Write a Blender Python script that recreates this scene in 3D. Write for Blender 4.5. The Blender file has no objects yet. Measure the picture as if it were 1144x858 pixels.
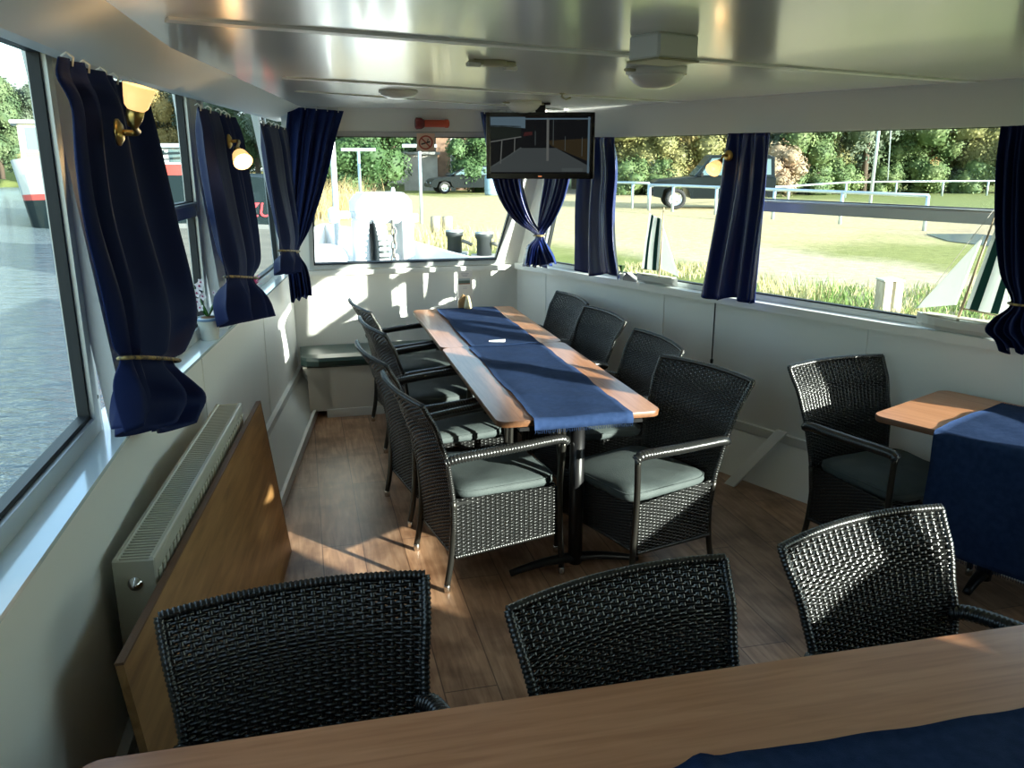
import bpy, math, random
from mathutils import Vector, Matrix
random.seed(7)
sc = bpy.context.scene
COL = sc.collection
# ------------------------------------------------------------------ camera, light, exposure
FPX, PITCH, EYE = 930.0, math.radians(15.2), 1.8
cd = bpy.data.cameras.new('camera'); cam = bpy.data.objects.new('camera', cd); COL.objects.link(cam)
cam.location = (0, 0, EYE); cam.rotation_euler = (math.pi/2 - PITCH, 0, 0)
cd.sensor_fit = 'HORIZONTAL'; cd.sensor_width = 36.0; cd.lens = 36.0*FPX/1144.0
cd.clip_start = 0.02; cd.clip_end = 600
sc.camera = cam
sc.view_settings.view_transform = 'Standard'
try: sc.view_settings.look = 'None'
except Exception: pass
sc.view_settings.gamma = 1.0
sc.view_settings.use_curve_mapping = False
sc.view_settings.exposure = 0.62
SUN_DIR = Vector((0.820, -0.572, 0.222)).normalized()
sl = bpy.data.lights.new('sun', 'SUN'); sl.energy = 14.0; sl.angle = 0.012; sl.color = (1.0, 0.94, 0.84)
so = bpy.data.objects.new('sun', sl); COL.objects.link(so)
so.rotation_euler = SUN_DIR.to_track_quat('Z', 'Y').to_euler(); so.location = SUN_DIR*60
w = bpy.data.worlds.new('sky'); sc.world = w; w.use_nodes = True
nt = w.node_tree; nt.nodes.clear()
out = nt.nodes.new('ShaderNodeOutputWorld'); bg = nt.nodes.new('ShaderNodeBackground')
sky = nt.nodes.new('ShaderNodeTexSky'); sky.sky_type = 'NISHITA'; sky.sun_disc = False
sky.sun_elevation = math.asin(SUN_DIR.z) + 0.12
sky.sun_rotation = math.atan2(SUN_DIR.x, SUN_DIR.y)
sky.altitude = 20; sky.air_density = 1.0; sky.dust_density = 0.6; sky.ozone_density = 1.4
tc = nt.nodes.new('ShaderNodeTexCoord'); mp = nt.nodes.new('ShaderNodeMapping')
mp.inputs['Scale'].default_value = (1.6, 1.6, 6.0)
nz = nt.nodes.new('ShaderNodeTexNoise'); nz.inputs['Scale'].default_value = 1.7; nz.inputs['Detail'].default_value = 6
cr = nt.nodes.new('ShaderNodeValToRGB'); cr.color_ramp.elements[0].position = .42; cr.color_ramp.elements[1].position = .66
gain = nt.nodes.new('ShaderNodeMixRGB'); gain.blend_type = 'MULTIPLY'; gain.inputs[0].default_value = 1
gain.inputs[2].default_value = (0.28, 0.285, 0.27, 1)
mx = nt.nodes.new('ShaderNodeMixRGB'); mx.inputs[2].default_value = (.78, .90, .93, 1)
nt.links.new(tc.outputs['Generated'], mp.inputs[0]); nt.links.new(mp.outputs[0], nz.inputs['Vector'])
nt.links.new(nz.outputs[0], cr.inputs[0]); nt.links.new(cr.outputs[0], mx.inputs[0])
nt.links.new(sky.outputs[0], gain.inputs[1]); nt.links.new(gain.outputs[0], mx.inputs[1])
nt.links.new(mx.outputs[0], bg.inputs[0]); nt.links.new(bg.outputs[0], out.inputs[0])
bg.inputs[1].default_value = 1.45

# ------------------------------------------------------------------ measuring helpers
CP, SP = math.cos(PITCH), math.sin(PITCH)
def ray(px, py):
    x = (px-572.0)/FPX; y = (429.0-py)/FPX
    return Vector((x, CP+y*SP, -SP+y*CP))
EYEV = Vector((0, 0, EYE))
def at_z(px, py, z):
    d = ray(px, py); return EYEV + d*((z-EYE)/d.z)
def at_plane(px, py, p, n):
    d = ray(px, py); return EYEV + d*((Vector(p)-EYEV).dot(n)/d.dot(n))
def at_d(px, py, dist):
    d = ray(px, py); return EYEV + d*(dist/math.hypot(d.x, d.y))
def lerp(a, b, t): return a+(b-a)*t
def interp(tab, x):
    if x <= tab[0][0]: return tab[0][1]
    for i in range(len(tab)-1):
        if x <= tab[i+1][0]:
            t = (x-tab[i][0])/(tab[i+1][0]-tab[i][0]); t = t*t*(3-2*t)*.5+t*.5
            return lerp(tab[i][1], tab[i+1][1], t)
    return tab[-1][1]
def crom(pts, t):                                   # smooth curve through points, t in 0..1
    n = len(pts)-1; f = min(max(t, 0), 1)*n; i = min(int(f), n-1); u = f-i
    p1, p2 = pts[i], pts[i+1]
    p0 = pts[i-1] if i > 0 else p1+(p1-p2); p3 = pts[i+2] if i+2 <= n else p2+(p2-p1)
    return .5*((2*p1)+(p2-p0)*u+(2*p0-5*p1+4*p2-p3)*u*u+(-p0+3*p1-3*p2+p3)*u*u*u)

# ------------------------------------------------------------------ mesh builder
class MB:
    def __init__(s): s.v = []; s.f = []; s.m = []; s.sm = []
    def add(s, verts, faces, mi=0, smooth=False):
        b = len(s.v); s.v += [Vector(p) for p in verts]
        for f in faces: s.f.append([b+i for i in f]); s.m.append(mi); s.sm.append(smooth)
        return s
    def box(s, c, size, rz=0, mi=0, bev=0.0, mat=None):
        x, y, z = size[0]/2, size[1]/2, size[2]/2
        b = min(bev, x*.9, y*.9, z*.9)
        if b <= 0:
            vs = [(-x,-y,-z),(x,-y,-z),(x,y,-z),(-x,y,-z),(-x,-y,z),(x,-y,z),(x,y,z),(-x,y,z)]
            fs = [(0,3,2,1),(4,5,6,7),(0,1,5,4),(1,2,6,5),(2,3,7,6),(3,0,4,7)]
        else:
            vs = []; idx = {}
            for sx in (-1,1):
                for sy in (-1,1):
                    for sz in (-1,1):
                        for a in range(3):
                            p = [sx*(x-b), sy*(y-b), sz*(z-b)]; p[a] = (sx*x, sy*y, sz*z)[a]
                            idx[(sx,sy,sz,a)] = len(vs); vs.append(tuple(p))
            g = lambda sx,sy,sz,a: idx[(sx,sy,sz,a)]
            fs = []
            for q in (-1,1):
                fs.append([g(q,-1,-1,0),g(q,1,-1,0),g(q,1,1,0),g(q,-1,1,0)][::q])
                fs.append([g(-1,q,-1,1),g(-1,q,1,1),g(1,q,1,1),g(1,q,-1,1)][::q])
                fs.append([g(-1,-1,q,2),g(1,-1,q,2),g(1,1,q,2),g(-1,1,q,2)][::q])
            for i in (-1,1):
                for j in (-1,1):
                    fs.append([g(i,j,-1,0),g(i,j,1,0),g(i,j,1,1),g(i,j,-1,1)])
                    fs.append([g(i,-1,j,0),g(i,1,j,0),g(i,1,j,2),g(i,-1,j,2)])
                    fs.append([g(-1,i,j,1),g(1,i,j,1),g(1,i,j,2),g(-1,i,j,2)])
                    for k in (-1,1): fs.append([g(i,j,k,0),g(i,j,k,1),g(i,j,k,2)])
        M = Matrix.Translation(c) @ (mat if mat is not None else Matrix.Rotation(rz, 4, 'Z'))
        return s.add([M @ Vector(p) for p in vs], fs, mi)
    def prism(s, poly, off, mi=0, smooth=False):     # polygon (3D points) swept by a vector
        n = len(poly); off = Vector(off); P = [Vector(p) for p in poly]
        fs = [list(range(n))[::-1], list(range(n, 2*n))]
        for i in range(n): fs.append([i, (i+1) % n, n+(i+1) % n, n+i])
        return s.add(P+[p+off for p in P], fs, mi, smooth)
    def tube(s, path, r, n=8, mi=0, closed=False, flat=1.0, up=None, cap=True, smooth=True):
        P = [Vector(p) for p in path]; N = len(P)
        R = r if isinstance(r, (list, tuple)) else [r]*N
        vs = []; prev = None
        for i in range(N):
            if closed: t = P[(i+1) % N]-P[i-1]
            else: t = P[min(i+1, N-1)]-P[max(i-1, 0)]
            if t.length < 1e-9: t = Vector((0,0,1))
            t.normalize()
            if prev is None:
                a = Vector(up) if up else (Vector((0,0,1)) if abs(t.z) < .9 else Vector((1,0,0)))
            else: a = prev
            if up and abs(Vector(up).dot(t)) < .95: a = Vector(up)
            a = (a-t*a.dot(t)).normalized(); prev = a; b = t.cross(a)
            for k in range(n):
                th = 2*math.pi*k/n
                vs.append(P[i]+a*(math.cos(th)*R[i]*flat)+b*(math.sin(th)*R[i]))
        fs = []
        for i in range(N if closed else N-1):
            for k in range(n):
                j = (i+1) % N
                fs.append([i*n+k, i*n+(k+1) % n, j*n+(k+1) % n, j*n+k])
        if cap and not closed:
            fs.append(list(range(n))[::-1]); fs.append([(N-1)*n+k for k in range(n)])
        return s.add(vs, fs, mi, smooth)
    def lathe(s, prof, c=(0,0,0), n=20, mi=0, M=None, smooth=True):  # prof: (radius, height)
        vs = []; fs = []; c = Vector(c)
        for r, h in prof:
            for k in range(n):
                a = 2*math.pi*k/n; p = Vector((r*math.cos(a), r*math.sin(a), h))
                vs.append(c+((M @ p) if M is not None else p))
        for i in range(len(prof)-1):
            for k in range(n):
                fs.append([i*n+k, i*n+(k+1) % n, (i+1)*n+(k+1) % n, (i+1)*n+k])
        if prof[0][0] > 1e-5: fs.append(list(range(n))[::-1])
        if prof[-1][0] > 1e-5: fs.append([(len(prof)-1)*n+k for k in range(n)])
        return s.add(vs, fs, mi, smooth)
    def grid(s, fn, nu, nv, mi=0, smooth=True):
        vs = [fn(i/nu, j/nv) for j in range(nv+1) for i in range(nu+1)]
        fs = [[j*(nu+1)+i, j*(nu+1)+i+1, (j+1)*(nu+1)+i+1, (j+1)*(nu+1)+i] for j in range(nv) for i in range(nu)]
        return s.add(vs, fs, mi, smooth)
    def blob(s, c, r, rnd, mi=0, seg=10, rough=.25):
        vs = []; fs = []; c = Vector(c); R = r if isinstance(r, (tuple, list)) else (r, r, r)
        rings = seg//2+1; ph = [rnd.uniform(0, 6) for _ in range(4)]
        for j in range(rings+1):
            th = math.pi*j/rings
            for k in range(seg):
                a = 2*math.pi*k/seg
                d = Vector((math.sin(th)*math.cos(a), math.sin(th)*math.sin(a), math.cos(th)))
                q = 1+rough*.5*(math.sin(3*d.x+ph[0])*math.sin(4*d.y+ph[1])+math.sin(5*d.z+ph[2]))
                vs.append(c+Vector((d.x*R[0], d.y*R[1], d.z*R[2]))*q)
        for j in range(rings):
            for k in range(seg):
                fs.append([j*seg+k, (j+1)*seg+k, (j+1)*seg+(k+1) % seg, j*seg+(k+1) % seg])
        return s.add(vs, fs, mi, True)
    def build(s, name, mats, parent=None, world=False):
        me = bpy.data.meshes.new(name)
        V = s.v
        if world and parent is not None:
            Mi = (Matrix.Translation(parent.location) @ parent.rotation_euler.to_matrix().to_4x4()).inverted()
            V = [Mi @ p for p in V]
        me.from_pydata([tuple(p) for p in V], [], s.f)
        for m in (mats if isinstance(mats, (list, tuple)) else [mats]): me.materials.append(m)
        me.polygons.foreach_set('material_index', s.m)
        me.polygons.foreach_set('use_smooth', s.sm)
        me.update()
        o = bpy.data.objects.new(name, me); COL.objects.link(o)
        if parent is not None: o.parent = parent
        return o
def tag(o, label=None, cat=None, group=None, kind=None):
    if label: o['label'] = label
    if cat: o['category'] = cat
    if group: o['group'] = group
    if kind: o['kind'] = kind
    return o
def thing(name, label, cat, loc=(0,0,0), rz=0, group=None):
    o = bpy.data.objects.new(name, None); COL.objects.link(o); o.empty_display_size = .1
    o.location = loc; o.rotation_euler = (0, 0, rz)
    return tag(o, label, cat, group)
def struct(name, mb, mats):
    return tag(mb.build(name, mats), None, None, None, 'structure')
def copy_tree(o, parent=None):
    c = o.copy(); COL.objects.link(c)
    if parent is not None: c.parent = parent
    for ch in list(KIDS.get(o.name, [])): copy_tree(ch, c)
    return c
KIDS = {}
def kids_index():
    KIDS.clear()
    for o in COL.objects:
        if o.parent is not None: KIDS.setdefault(o.parent.name, []).append(o)
def place_copy(o, loc, rz, label, group=None):
    c = copy_tree(o); c.location = loc; c.rotation_euler = (0, 0, rz); c['label'] = label
    if group: c['group'] = group
    return c

# ------------------------------------------------------------------ materials
def mat(name, col, rough=.5, metal=0.0, bump=None, var=None, emit=None, spec=None, sheen=0.0, coat=0.0, trans=0.0):
    m = bpy.data.materials.new(name); m.use_nodes = True; t = m.node_tree; b = t.nodes['Principled BSDF']
    b.inputs['Base Color'].default_value = (*col, 1); b.inputs['Roughness'].default_value = rough
    b.inputs['Metallic'].default_value = metal
    if spec is not None: b.inputs['Specular IOR Level'].default_value = spec
    if sheen: b.inputs['Sheen Weight'].default_value = sheen
    if coat: b.inputs['Coat Weight'].default_value = coat; b.inputs['Coat Roughness'].default_value = .08
    if trans: b.inputs['Transmission Weight'].default_value = trans
    if emit: b.inputs['Emission Color'].default_value = (*emit[0], 1); b.inputs['Emission Strength'].default_value = emit[1]
    co = t.nodes.new('ShaderNodeTexCoord')
    if var:                                          # (scale, second colour, stretch)
        n = t.nodes.new('ShaderNodeTexNoise'); n.inputs['Scale'].default_value = var[0]; n.inputs['Detail'].default_value = 5
        mpn = t.nodes.new('ShaderNodeMapping'); mpn.inputs['Scale'].default_value = var[2] if len(var) > 2 else (1,1,1)
        t.links.new(co.outputs['Object'], mpn.inputs[0]); t.links.new(mpn.outputs[0], n.inputs['Vector'])
        r = t.nodes.new('ShaderNodeValToRGB'); r.color_ramp.elements[0].position = .35; r.color_ramp.elements[1].position = .65
        r.color_ramp.elements[0].color = (*col, 1); r.color_ramp.elements[1].color = (*var[1], 1)
        t.links.new(n.outputs[0], r.inputs[0]); t.links.new(r.outputs[0], b.inputs['Base Color'])
    if bump:                                         # (scale, strength, stretch)
        n2 = t.nodes.new('ShaderNodeTexNoise'); n2.inputs['Scale'].default_value = bump[0]; n2.inputs['Detail'].default_value = 4
        if len(bump) > 2:
            m2 = t.nodes.new('ShaderNodeMapping'); m2.inputs['Scale'].default_value = bump[2]
            t.links.new(co.outputs['Object'], m2.inputs[0]); t.links.new(m2.outputs[0], n2.inputs['Vector'])
        else: t.links.new(co.outputs['Object'], n2.inputs['Vector'])
        bp = t.nodes.new('ShaderNodeBump'); bp.inputs['Strength'].default_value = bump[1]; bp.inputs['Distance'].default_value = .01
        t.links.new(n2.outputs[0], bp.inputs['Height']); t.links.new(bp.outputs[0], b.inputs['Normal'])
    return m
def wood(name, c1, c2, c3, scale=6, stretch=(1, 14, 14), rough=.4, planks=None, rot=0.0, coat=0.0):
    m = bpy.data.materials.new(name); m.use_nodes = True; t = m.node_tree; b = t.nodes['Principled BSDF']
    b.inputs['Roughness'].default_value = rough
    if coat: b.inputs['Coat Weight'].default_value = coat; b.inputs['Coat Roughness'].default_value = .15
    co = t.nodes.new('ShaderNodeTexCoord'); rm = t.nodes.new('ShaderNodeMapping'); rm.inputs['Rotation'].default_value = (0, 0, rot)
    t.links.new(co.outputs['Object'], rm.inputs[0])
    mpn = t.nodes.new('ShaderNodeMapping'); mpn.inputs['Scale'].default_value = stretch
    t.links.new(rm.outputs[0], mpn.inputs[0])
    n = t.nodes.new('ShaderNodeTexNoise'); n.inputs['Scale'].default_value = scale; n.inputs['Detail'].default_value = 8
    n.inputs['Distortion'].default_value = .6
    t.links.new(mpn.outputs[0], n.inputs['Vector'])
    r = t.nodes.new('ShaderNodeValToRGB'); e = r.color_ramp.elements
    e[0].position = .28; e[0].color = (*c1, 1); e[1].position = .72; e[1].color = (*c3, 1)
    k = e.new(.5); k.color = (*c2, 1)
    t.links.new(n.outputs[0], r.inputs[0]); col = r.outputs[0]
    if planks:
        br = t.nodes.new('ShaderNodeTexBrick'); br.inputs['Scale'].default_value = 1
        br.inputs['Brick Width'].default_value = planks[0]; br.inputs['Row Height'].default_value = planks[1]
        br.inputs['Mortar Size'].default_value = .0025; br.inputs['Bias'].default_value = 0
        br.inputs['Color1'].default_value = (.72, .72, .74, 1); br.inputs['Color2'].default_value = (1.12, 1.06, 1.0, 1)
        br.inputs['Mortar'].default_value = (.35, .3, .28, 1); br.offset = .37
        t.links.new(rm.outputs[0], br.inputs['Vector'])
        mm = t.nodes.new('ShaderNodeMixRGB'); mm.blend_type = 'MULTIPLY'; mm.inputs[0].default_value = 1
        t.links.new(col, mm.inputs[1]); t.links.new(br.outputs[0], mm.inputs[2]); col = mm.outputs[0]
        n3 = t.nodes.new('ShaderNodeTexNoise'); n3.inputs['Scale'].default_value = 5.5; n3.inputs['Detail'].default_value = 3
        t.links.new(rm.outputs[0], n3.inputs['Vector'])
        r3 = t.nodes.new('ShaderNodeValToRGB'); r3.color_ramp.elements[0].color = (.62, .56, .52, 1); r3.color_ramp.elements[0].position = .33
        r3.color_ramp.elements[1].color = (1.1, 1.1, 1.1, 1); r3.color_ramp.elements[1].position = .55
        m3 = t.nodes.new('ShaderNodeMixRGB'); m3.blend_type = 'MULTIPLY'; m3.inputs[0].default_value = 1
        t.links.new(n3.outputs[0], r3.inputs[0]); t.links.new(col, m3.inputs[1]); t.links.new(r3.outputs[0], m3.inputs[2]); col = m3.outputs[0]
    t.links.new(col, b.inputs['Base Color'])
    bp = t.nodes.new('ShaderNodeBump'); bp.inputs['Strength'].default_value = .05
    t.links.new(n.outputs[0], bp.inputs['Height']); t.links.new(bp.outputs[0], b.inputs['Normal'])
    return m
def glass_mat(name, tint, gloss=.06):
    m = bpy.data.materials.new(name); m.use_nodes = True; t = m.node_tree; t.nodes.clear()
    o = t.nodes.new('ShaderNodeOutputMaterial'); tr = t.nodes.new('ShaderNodeBsdfTransparent'); gl = t.nodes.new('ShaderNodeBsdfGlossy')
    tr.inputs[0].default_value = (*tint, 1); gl.inputs['Roughness'].default_value = .02
    lw = t.nodes.new('ShaderNodeLayerWeight'); lw.inputs['Blend'].default_value = .12
    ms = t.nodes.new('ShaderNodeMixShader'); mu = t.nodes.new('ShaderNodeMath'); mu.operation = 'MULTIPLY_ADD'
    mu.inputs[1].default_value = .015; mu.inputs[2].default_value = gloss*.1
    t.links.new(lw.outputs['Fresnel'], mu.inputs[0]); t.links.new(mu.outputs[0], ms.inputs[0])
    t.links.new(tr.outputs[0], ms.inputs[1]); t.links.new(gl.outputs[0], ms.inputs[2]); t.links.new(ms.outputs[0], o.inputs[0])
    return m
def emis(name, col, s): return mat(name, (0,0,0), .4, emit=(col, s), spec=.1)

M_wall = mat('white_wall_panel', (.86, .855, .81), .5, bump=(60, .03))
M_trim = mat('white_trim_paint', (.80, .80, .77), .4)
M_ceil = mat('gloss_white_ceiling', (.80, .81, .76), .22, bump=(3.0, .015), coat=.2)
M_cove = mat('cream_cove', (.80, .80, .74), .45)
M_sill = mat('white_sill_laminate', (.78, .86, .88), .12, var=(5, (.66, .80, .84)), coat=.6)
M_floor = wood('laminate_floor', (.27, .145, .082), (.40, .235, .14), (.52, .33, .21), 5, (1, 9, 9), .34, (1.25, .19), math.radians(-104))
M_alu = mat('aluminium_frame', (.58, .61, .61), .36, .45, bump=(40, .02))
M_gask = mat('black_rubber_gasket', (.015, .018, .02), .5)
M_glass = glass_mat('window_glass', (.93, .98, .97))
M_screw = mat('dark_screw', (.05, .05, .05), .4, .6)
M_wick = mat('dark_wicker', (.015, .0155, .015), .27, bump=(140, .08), spec=.75)
M_leg = mat('bronze_chair_leg', (.05, .048, .042), .3, .75)
M_cap = mat('steel_foot_cap', (.62, .60, .56), .25, 1.0)
M_cush = mat('green_grey_cushion', (.043, .057, .057), .75, var=(9, (.06, .077, .076)), bump=(220, .25))
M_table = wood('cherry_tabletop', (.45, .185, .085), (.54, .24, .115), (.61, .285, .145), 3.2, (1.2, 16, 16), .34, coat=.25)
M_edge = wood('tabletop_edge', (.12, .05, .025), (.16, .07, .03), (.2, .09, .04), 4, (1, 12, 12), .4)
M_board = wood('oak_board', (.22, .105, .035), (.34, .175, .06), (.44, .24, .09), 3.0, (1, 13, 9), .42)
M_boardedge = mat('board_edge_brown', (.15, .075, .04), .5)
M_black = mat('black_metal', (.015, .015, .016), .35, .4)
M_chrome = mat('chrome', (.7, .7, .7), .15, 1)
M_run = mat('navy_runner', (.013, .030, .082), .9, spec=.12, var=(40, (.020, .040, .102)), bump=(500, .3, (1, 1, 1)))
M_rad = mat('cream_radiator', (.52, .50, .40), .35, bump=(30, .02))
M_radg = mat('radiator_grille', (.36, .35, .29), .45)
M_bench = mat('bench_panel', (.68, .65, .58), .5)
M_vinyl = mat('dark_green_vinyl', (.018, .042, .038), .28, bump=(40, .05), spec=.6)
M_tv = mat('gloss_black_plastic', (.008, .008, .01), .22)
M_white = mat('white_plastic', (.78, .77, .70), .4)
M_yell = mat('yellowed_plastic', (.45, .42, .27), .5)
M_brass = mat('brass', (.55, .38, .13), .3, 1)
M_shade = mat('warm_glass_shade', (.9, .62, .30), .35, emit=((1.0, .60, .22), .75))
M_shadehot = mat('lit_bulb_glass', (.9, .7, .4), .3, emit=((1.0, .74, .38), 5.0))
M_opal = mat('opal_glass', (.80, .79, .72), .25)
M_rope = mat('gold_black_cord', (.015, .015, .03), .6, var=(60, (.45, .32, .10)))
M_red = mat('red_plastic', (.62, .08, .03), .4)
M_dkred = mat('dark_red_lens', (.20, .02, .02), .25)
M_print = mat('print_grey', (.35, .36, .5), .6)
M_paper = mat('white_paper', (.82, .82, .84), .6)
def silk(name, col, rough, sheen):
    return mat(name, col, rough, bump=(300, .04), sheen=sheen, spec=.55 if rough < .5 else .2)
M_curt = silk('navy_curtain', (.006, .015, .075), .7, 0)
M_curts = silk('navy_satin_curtain', (.008, .020, .12), .27, 0)
M_steel = mat('galvanised_rail', (.50, .60, .66), .35, .5)
M_wpaint = mat('white_deck_paint', (.82, .84, .86), .4)
M_deck = mat('grey_deck', (.55, .56, .55), .7, bump=(30, .2))
M_wpost = mat('weathered_timber', (.33, .28, .21), .8, var=(6, (.48, .43, .33), (6, 6, 1)), bump=(25, .6, (4, 4, .6)))
M_carp = mat('dark_car_paint', (.006, .010, .011), .3, spec=.2)
M_cglass = mat('car_glass', (.10, .16, .17), .08, spec=.8)
M_tyre = mat('tyre_rubber', (.02, .02, .02), .8)
M_rim = mat('alloy_wheel', (.62, .62, .62), .3, .8)
M_bark = mat('bark', (.09, .065, .045), .9, bump=(12, .6))
def leaf(name, a, b, sc_=.9):
    m = mat(name, a, .6, var=(sc_, b), spec=.25)
    return m
M_leafs = {
 'green': leaf('green_leaves', (.055, .10, .036), (.14, .185, .07)),
 'dark': leaf('dark_leaves', (.045, .085, .04), (.11, .15, .07)),
 'olive': leaf('olive_leaves', (.115, .125, .045), (.23, .215, .085)),
 'yellow': leaf('autumn_leaves', (.20, .16, .055), (.31, .235, .09)),
 'rust': leaf('rusty_leaves', (.28, .19, .12), (.36, .30, .20)),
 'bright': leaf('bright_leaves', (.03, .07, .022), (.075, .13, .05)),
 'blue': leaf('cool_green_leaves', (.065, .098, .065), (.14, .17, .115)),
}
def sailcloth(name, col, tr):
    m = mat(name, col, .8); t = m.node_tree; b = t.nodes['Principled BSDF']; o = t.nodes['Material Output']
    l = t.nodes.new('ShaderNodeBsdfTranslucent'); l.inputs[0].default_value = (*col, 1); x = t.nodes.new('ShaderNodeMixShader'); x.inputs[0].default_value = tr
    t.links.new(b.outputs[0], x.inputs[1]); t.links.new(l.outputs[0], x.inputs[2]); t.links.new(x.outputs[0], o.inputs[0]); return m
M_sailw = sailcloth('sail_white', (.85, .87, .84), .6); M_sailg = sailcloth('sail_green', (.012, .10, .085), .3)
M_inner = mat('inner_foliage', (.015, .03, .01), .9)

# ------------------------------------------------------------------ room plan
LB = Vector((-1.215, 2.65, 0)); LC = Vector((-1.612, 6.10, 0)); RC = Vector((.04, 6.525, 0)); RB = Vector((2.595, 3.10, 0))
LA = LB + Vector((.214, -.977, 0))*4.8; RA = RB + Vector((.214, -.977, 0))*5.6
CEIL = 2.12; SILL = 1.0; RAKE = .40
Z = Vector((0, 0, 1))
def U(a, b): return (b-a).normalized()
def inward(a, b, ref=Vector((.5, 2.5, 0))):
    d = U(a, b); n = Vector((d.y, -d.x, 0))
    return n if (ref-a).dot(n) > 0 else -n
dLA, dLF, dF, dRW, dRA = U(LA, LB), U(LB, LC), U(LC, RC), U(RC, RB), U(RB, RA)
nLA, nLF, nF, nRW, nRA = inward(LA, LB), inward(LB, LC), inward(LC, RC), inward(RC, RB), inward(RB, RA)
WTOP_L = 2.11; WTOP = 1.96
def up_out(z): return .10   # lean of the port windows

# floor
mb = MB(); fl = [LA, LB, LC, RC, RB, RA]
cen = Vector((.6, 2.6, 0))
mb.prism([p-(nn*(-.1)) for p, nn in zip(fl, [-nLA, -nLF, -nLF, -nRW, -nRA, -nRA])], (0, 0, -.06))
struct('floor', mb, M_floor)
# ceiling (flat panels), ends at the raked window wall and the coves
def fpt(q, z, off=0): return LC + dF*q + nF*(RAKE*max(0, z-SILL)/(CEIL-SILL)+off) + Z*z
mb = MB()
cpoly = [LA-nLA*.06, LB-nLA*.06, LC-nLF*.06+nF*(RAKE-.05), RC+nF*(RAKE-.05)-nRW*.06, RB-nRW*.06, RA-nRA*.06]
mb.prism([p+Z*CEIL for p in cpoly], (0, 0, .05))
struct('ceiling', mb, M_ceil)
# joint cover strips across the ceiling
def strip(px0, px1, wd, n):
    a = at_z(*px0, CEIL); b = at_z(*px1, CEIL); d = U(a, b); k = Vector((d.y, -d.x, 0))*wd/2
    m_ = MB(); m_.prism([a-k-Z*.007, b-k-Z*.007, b+k-Z*.007, a+k-Z*.007], (0, 0, .009)); struct(n, m_, M_trim)
strip((186, 20), (1090, 91), .055, 'trim_1'); strip((318, 86), (800, 116), .05, 'trim_2'); strip((330, 101), (640, 123), .02, 'trim_3')

# ---- port (left) wall
def lw(seg, s, z, extra=0.0):       # point on the port wall: seg 'A' measured aft from the knuckle, 'F' forward from it
    o = up_out(z) if z > SILL else 0.0
    if seg == 'A': return LB - dLA*s - nLA*(o+extra) + Z*z
    return LB + dLF*s - nLF*(o+extra) + Z*z
LFlen = (LC-LB).length; LAlen = (LB-LA).length
def quad_wall(m_, seg, s0, s1, z0, z1, th=.05, s0t=None, s1t=None):
    s0t = s0 if s0t is None else s0t; s1t = s1 if s1t is None else s1t
    n = nLA if seg == 'A' else nLF
    m_.prism([lw(seg, s0, z0), lw(seg, s1, z0), lw(seg, s1t, z1), lw(seg, s0t, z1)], -n*th)
def lcoord(px, py):                # seg, s, z of the port window plane under a pixel
    for seg, n, d in (('A', nLA, dLA), ('F', nLF, dLF)):
        p0 = lw(seg, 0, SILL+.001); p1 = lw(seg, 0, WTOP_L); u = (p1-p0).normalized(); N = d.cross(u)
        p = at_plane(px, py, p0, N); s = (p-LB).dot(d)*(-1 if seg == 'A' else 1)
        if s >= -.02: return seg, s, p.z
    return seg, s, p.z
sA1 = lcoord(104, 482)[1]          # forward end of the big aft window
sB0, sB1 = .12, lcoord(229, 358)[1]
sC0, sC1 = sB1+.22, lcoord(311, 299)[1]
mb = MB()
quad_wall(mb, 'A', 0, LAlen, .27, SILL); quad_wall(mb, 'F', 0, LFlen, .27, SILL)
quad_wall(mb, 'A', -.004, sA1, SILL, WTOP_L); quad_wall(mb, 'A', sA1+2.6, LAlen, SILL, WTOP_L)
quad_wall(mb, 'F', -.004, sB0, SILL, WTOP_L); quad_wall(mb, 'F', sB1, sC0, SILL, WTOP_L)
sE = LFlen; sEt = LFlen-RAKE*.86
quad_wall(mb, 'F', sC1, sE, SILL, WTOP_L, s0t=sC1-.26, s1t=sEt)
# lower flare of the hull side
for seg, n, d, L in (('A', nLA, dLA, LAlen), ('F', nLF, dLF, LFlen)):
    a, b = (LB, LB-dLA*L) if seg == 'A' else (LB, LB+dLF*L)
    mb.prism([a+Z*.27, b+Z*.27, b+n*.15, a+n*.15], -n*.04)
struct('wall_left', mb, M_wall)
mb = MB()
for a, b, n in ((LB, LA, nLA), (LB, LC, nLF)):
    mb.prism([a+n*.0+Z*.285, b+Z*.285, b+n*.028+Z*.285, a+n*.028+Z*.285], (0, 0, -.045))
struct('trim_4', mb, M_trim)
mb = MB()
for a, b, n in ((LB+nLA*.0, LA, nLA), (LB, LC, nLF)):
    mb.prism([a+n*.145, b+n*.145, b+n*.165, a+n*.165], (0, 0, .065))
struct('baseboard_left', mb, M_trim)
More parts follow.
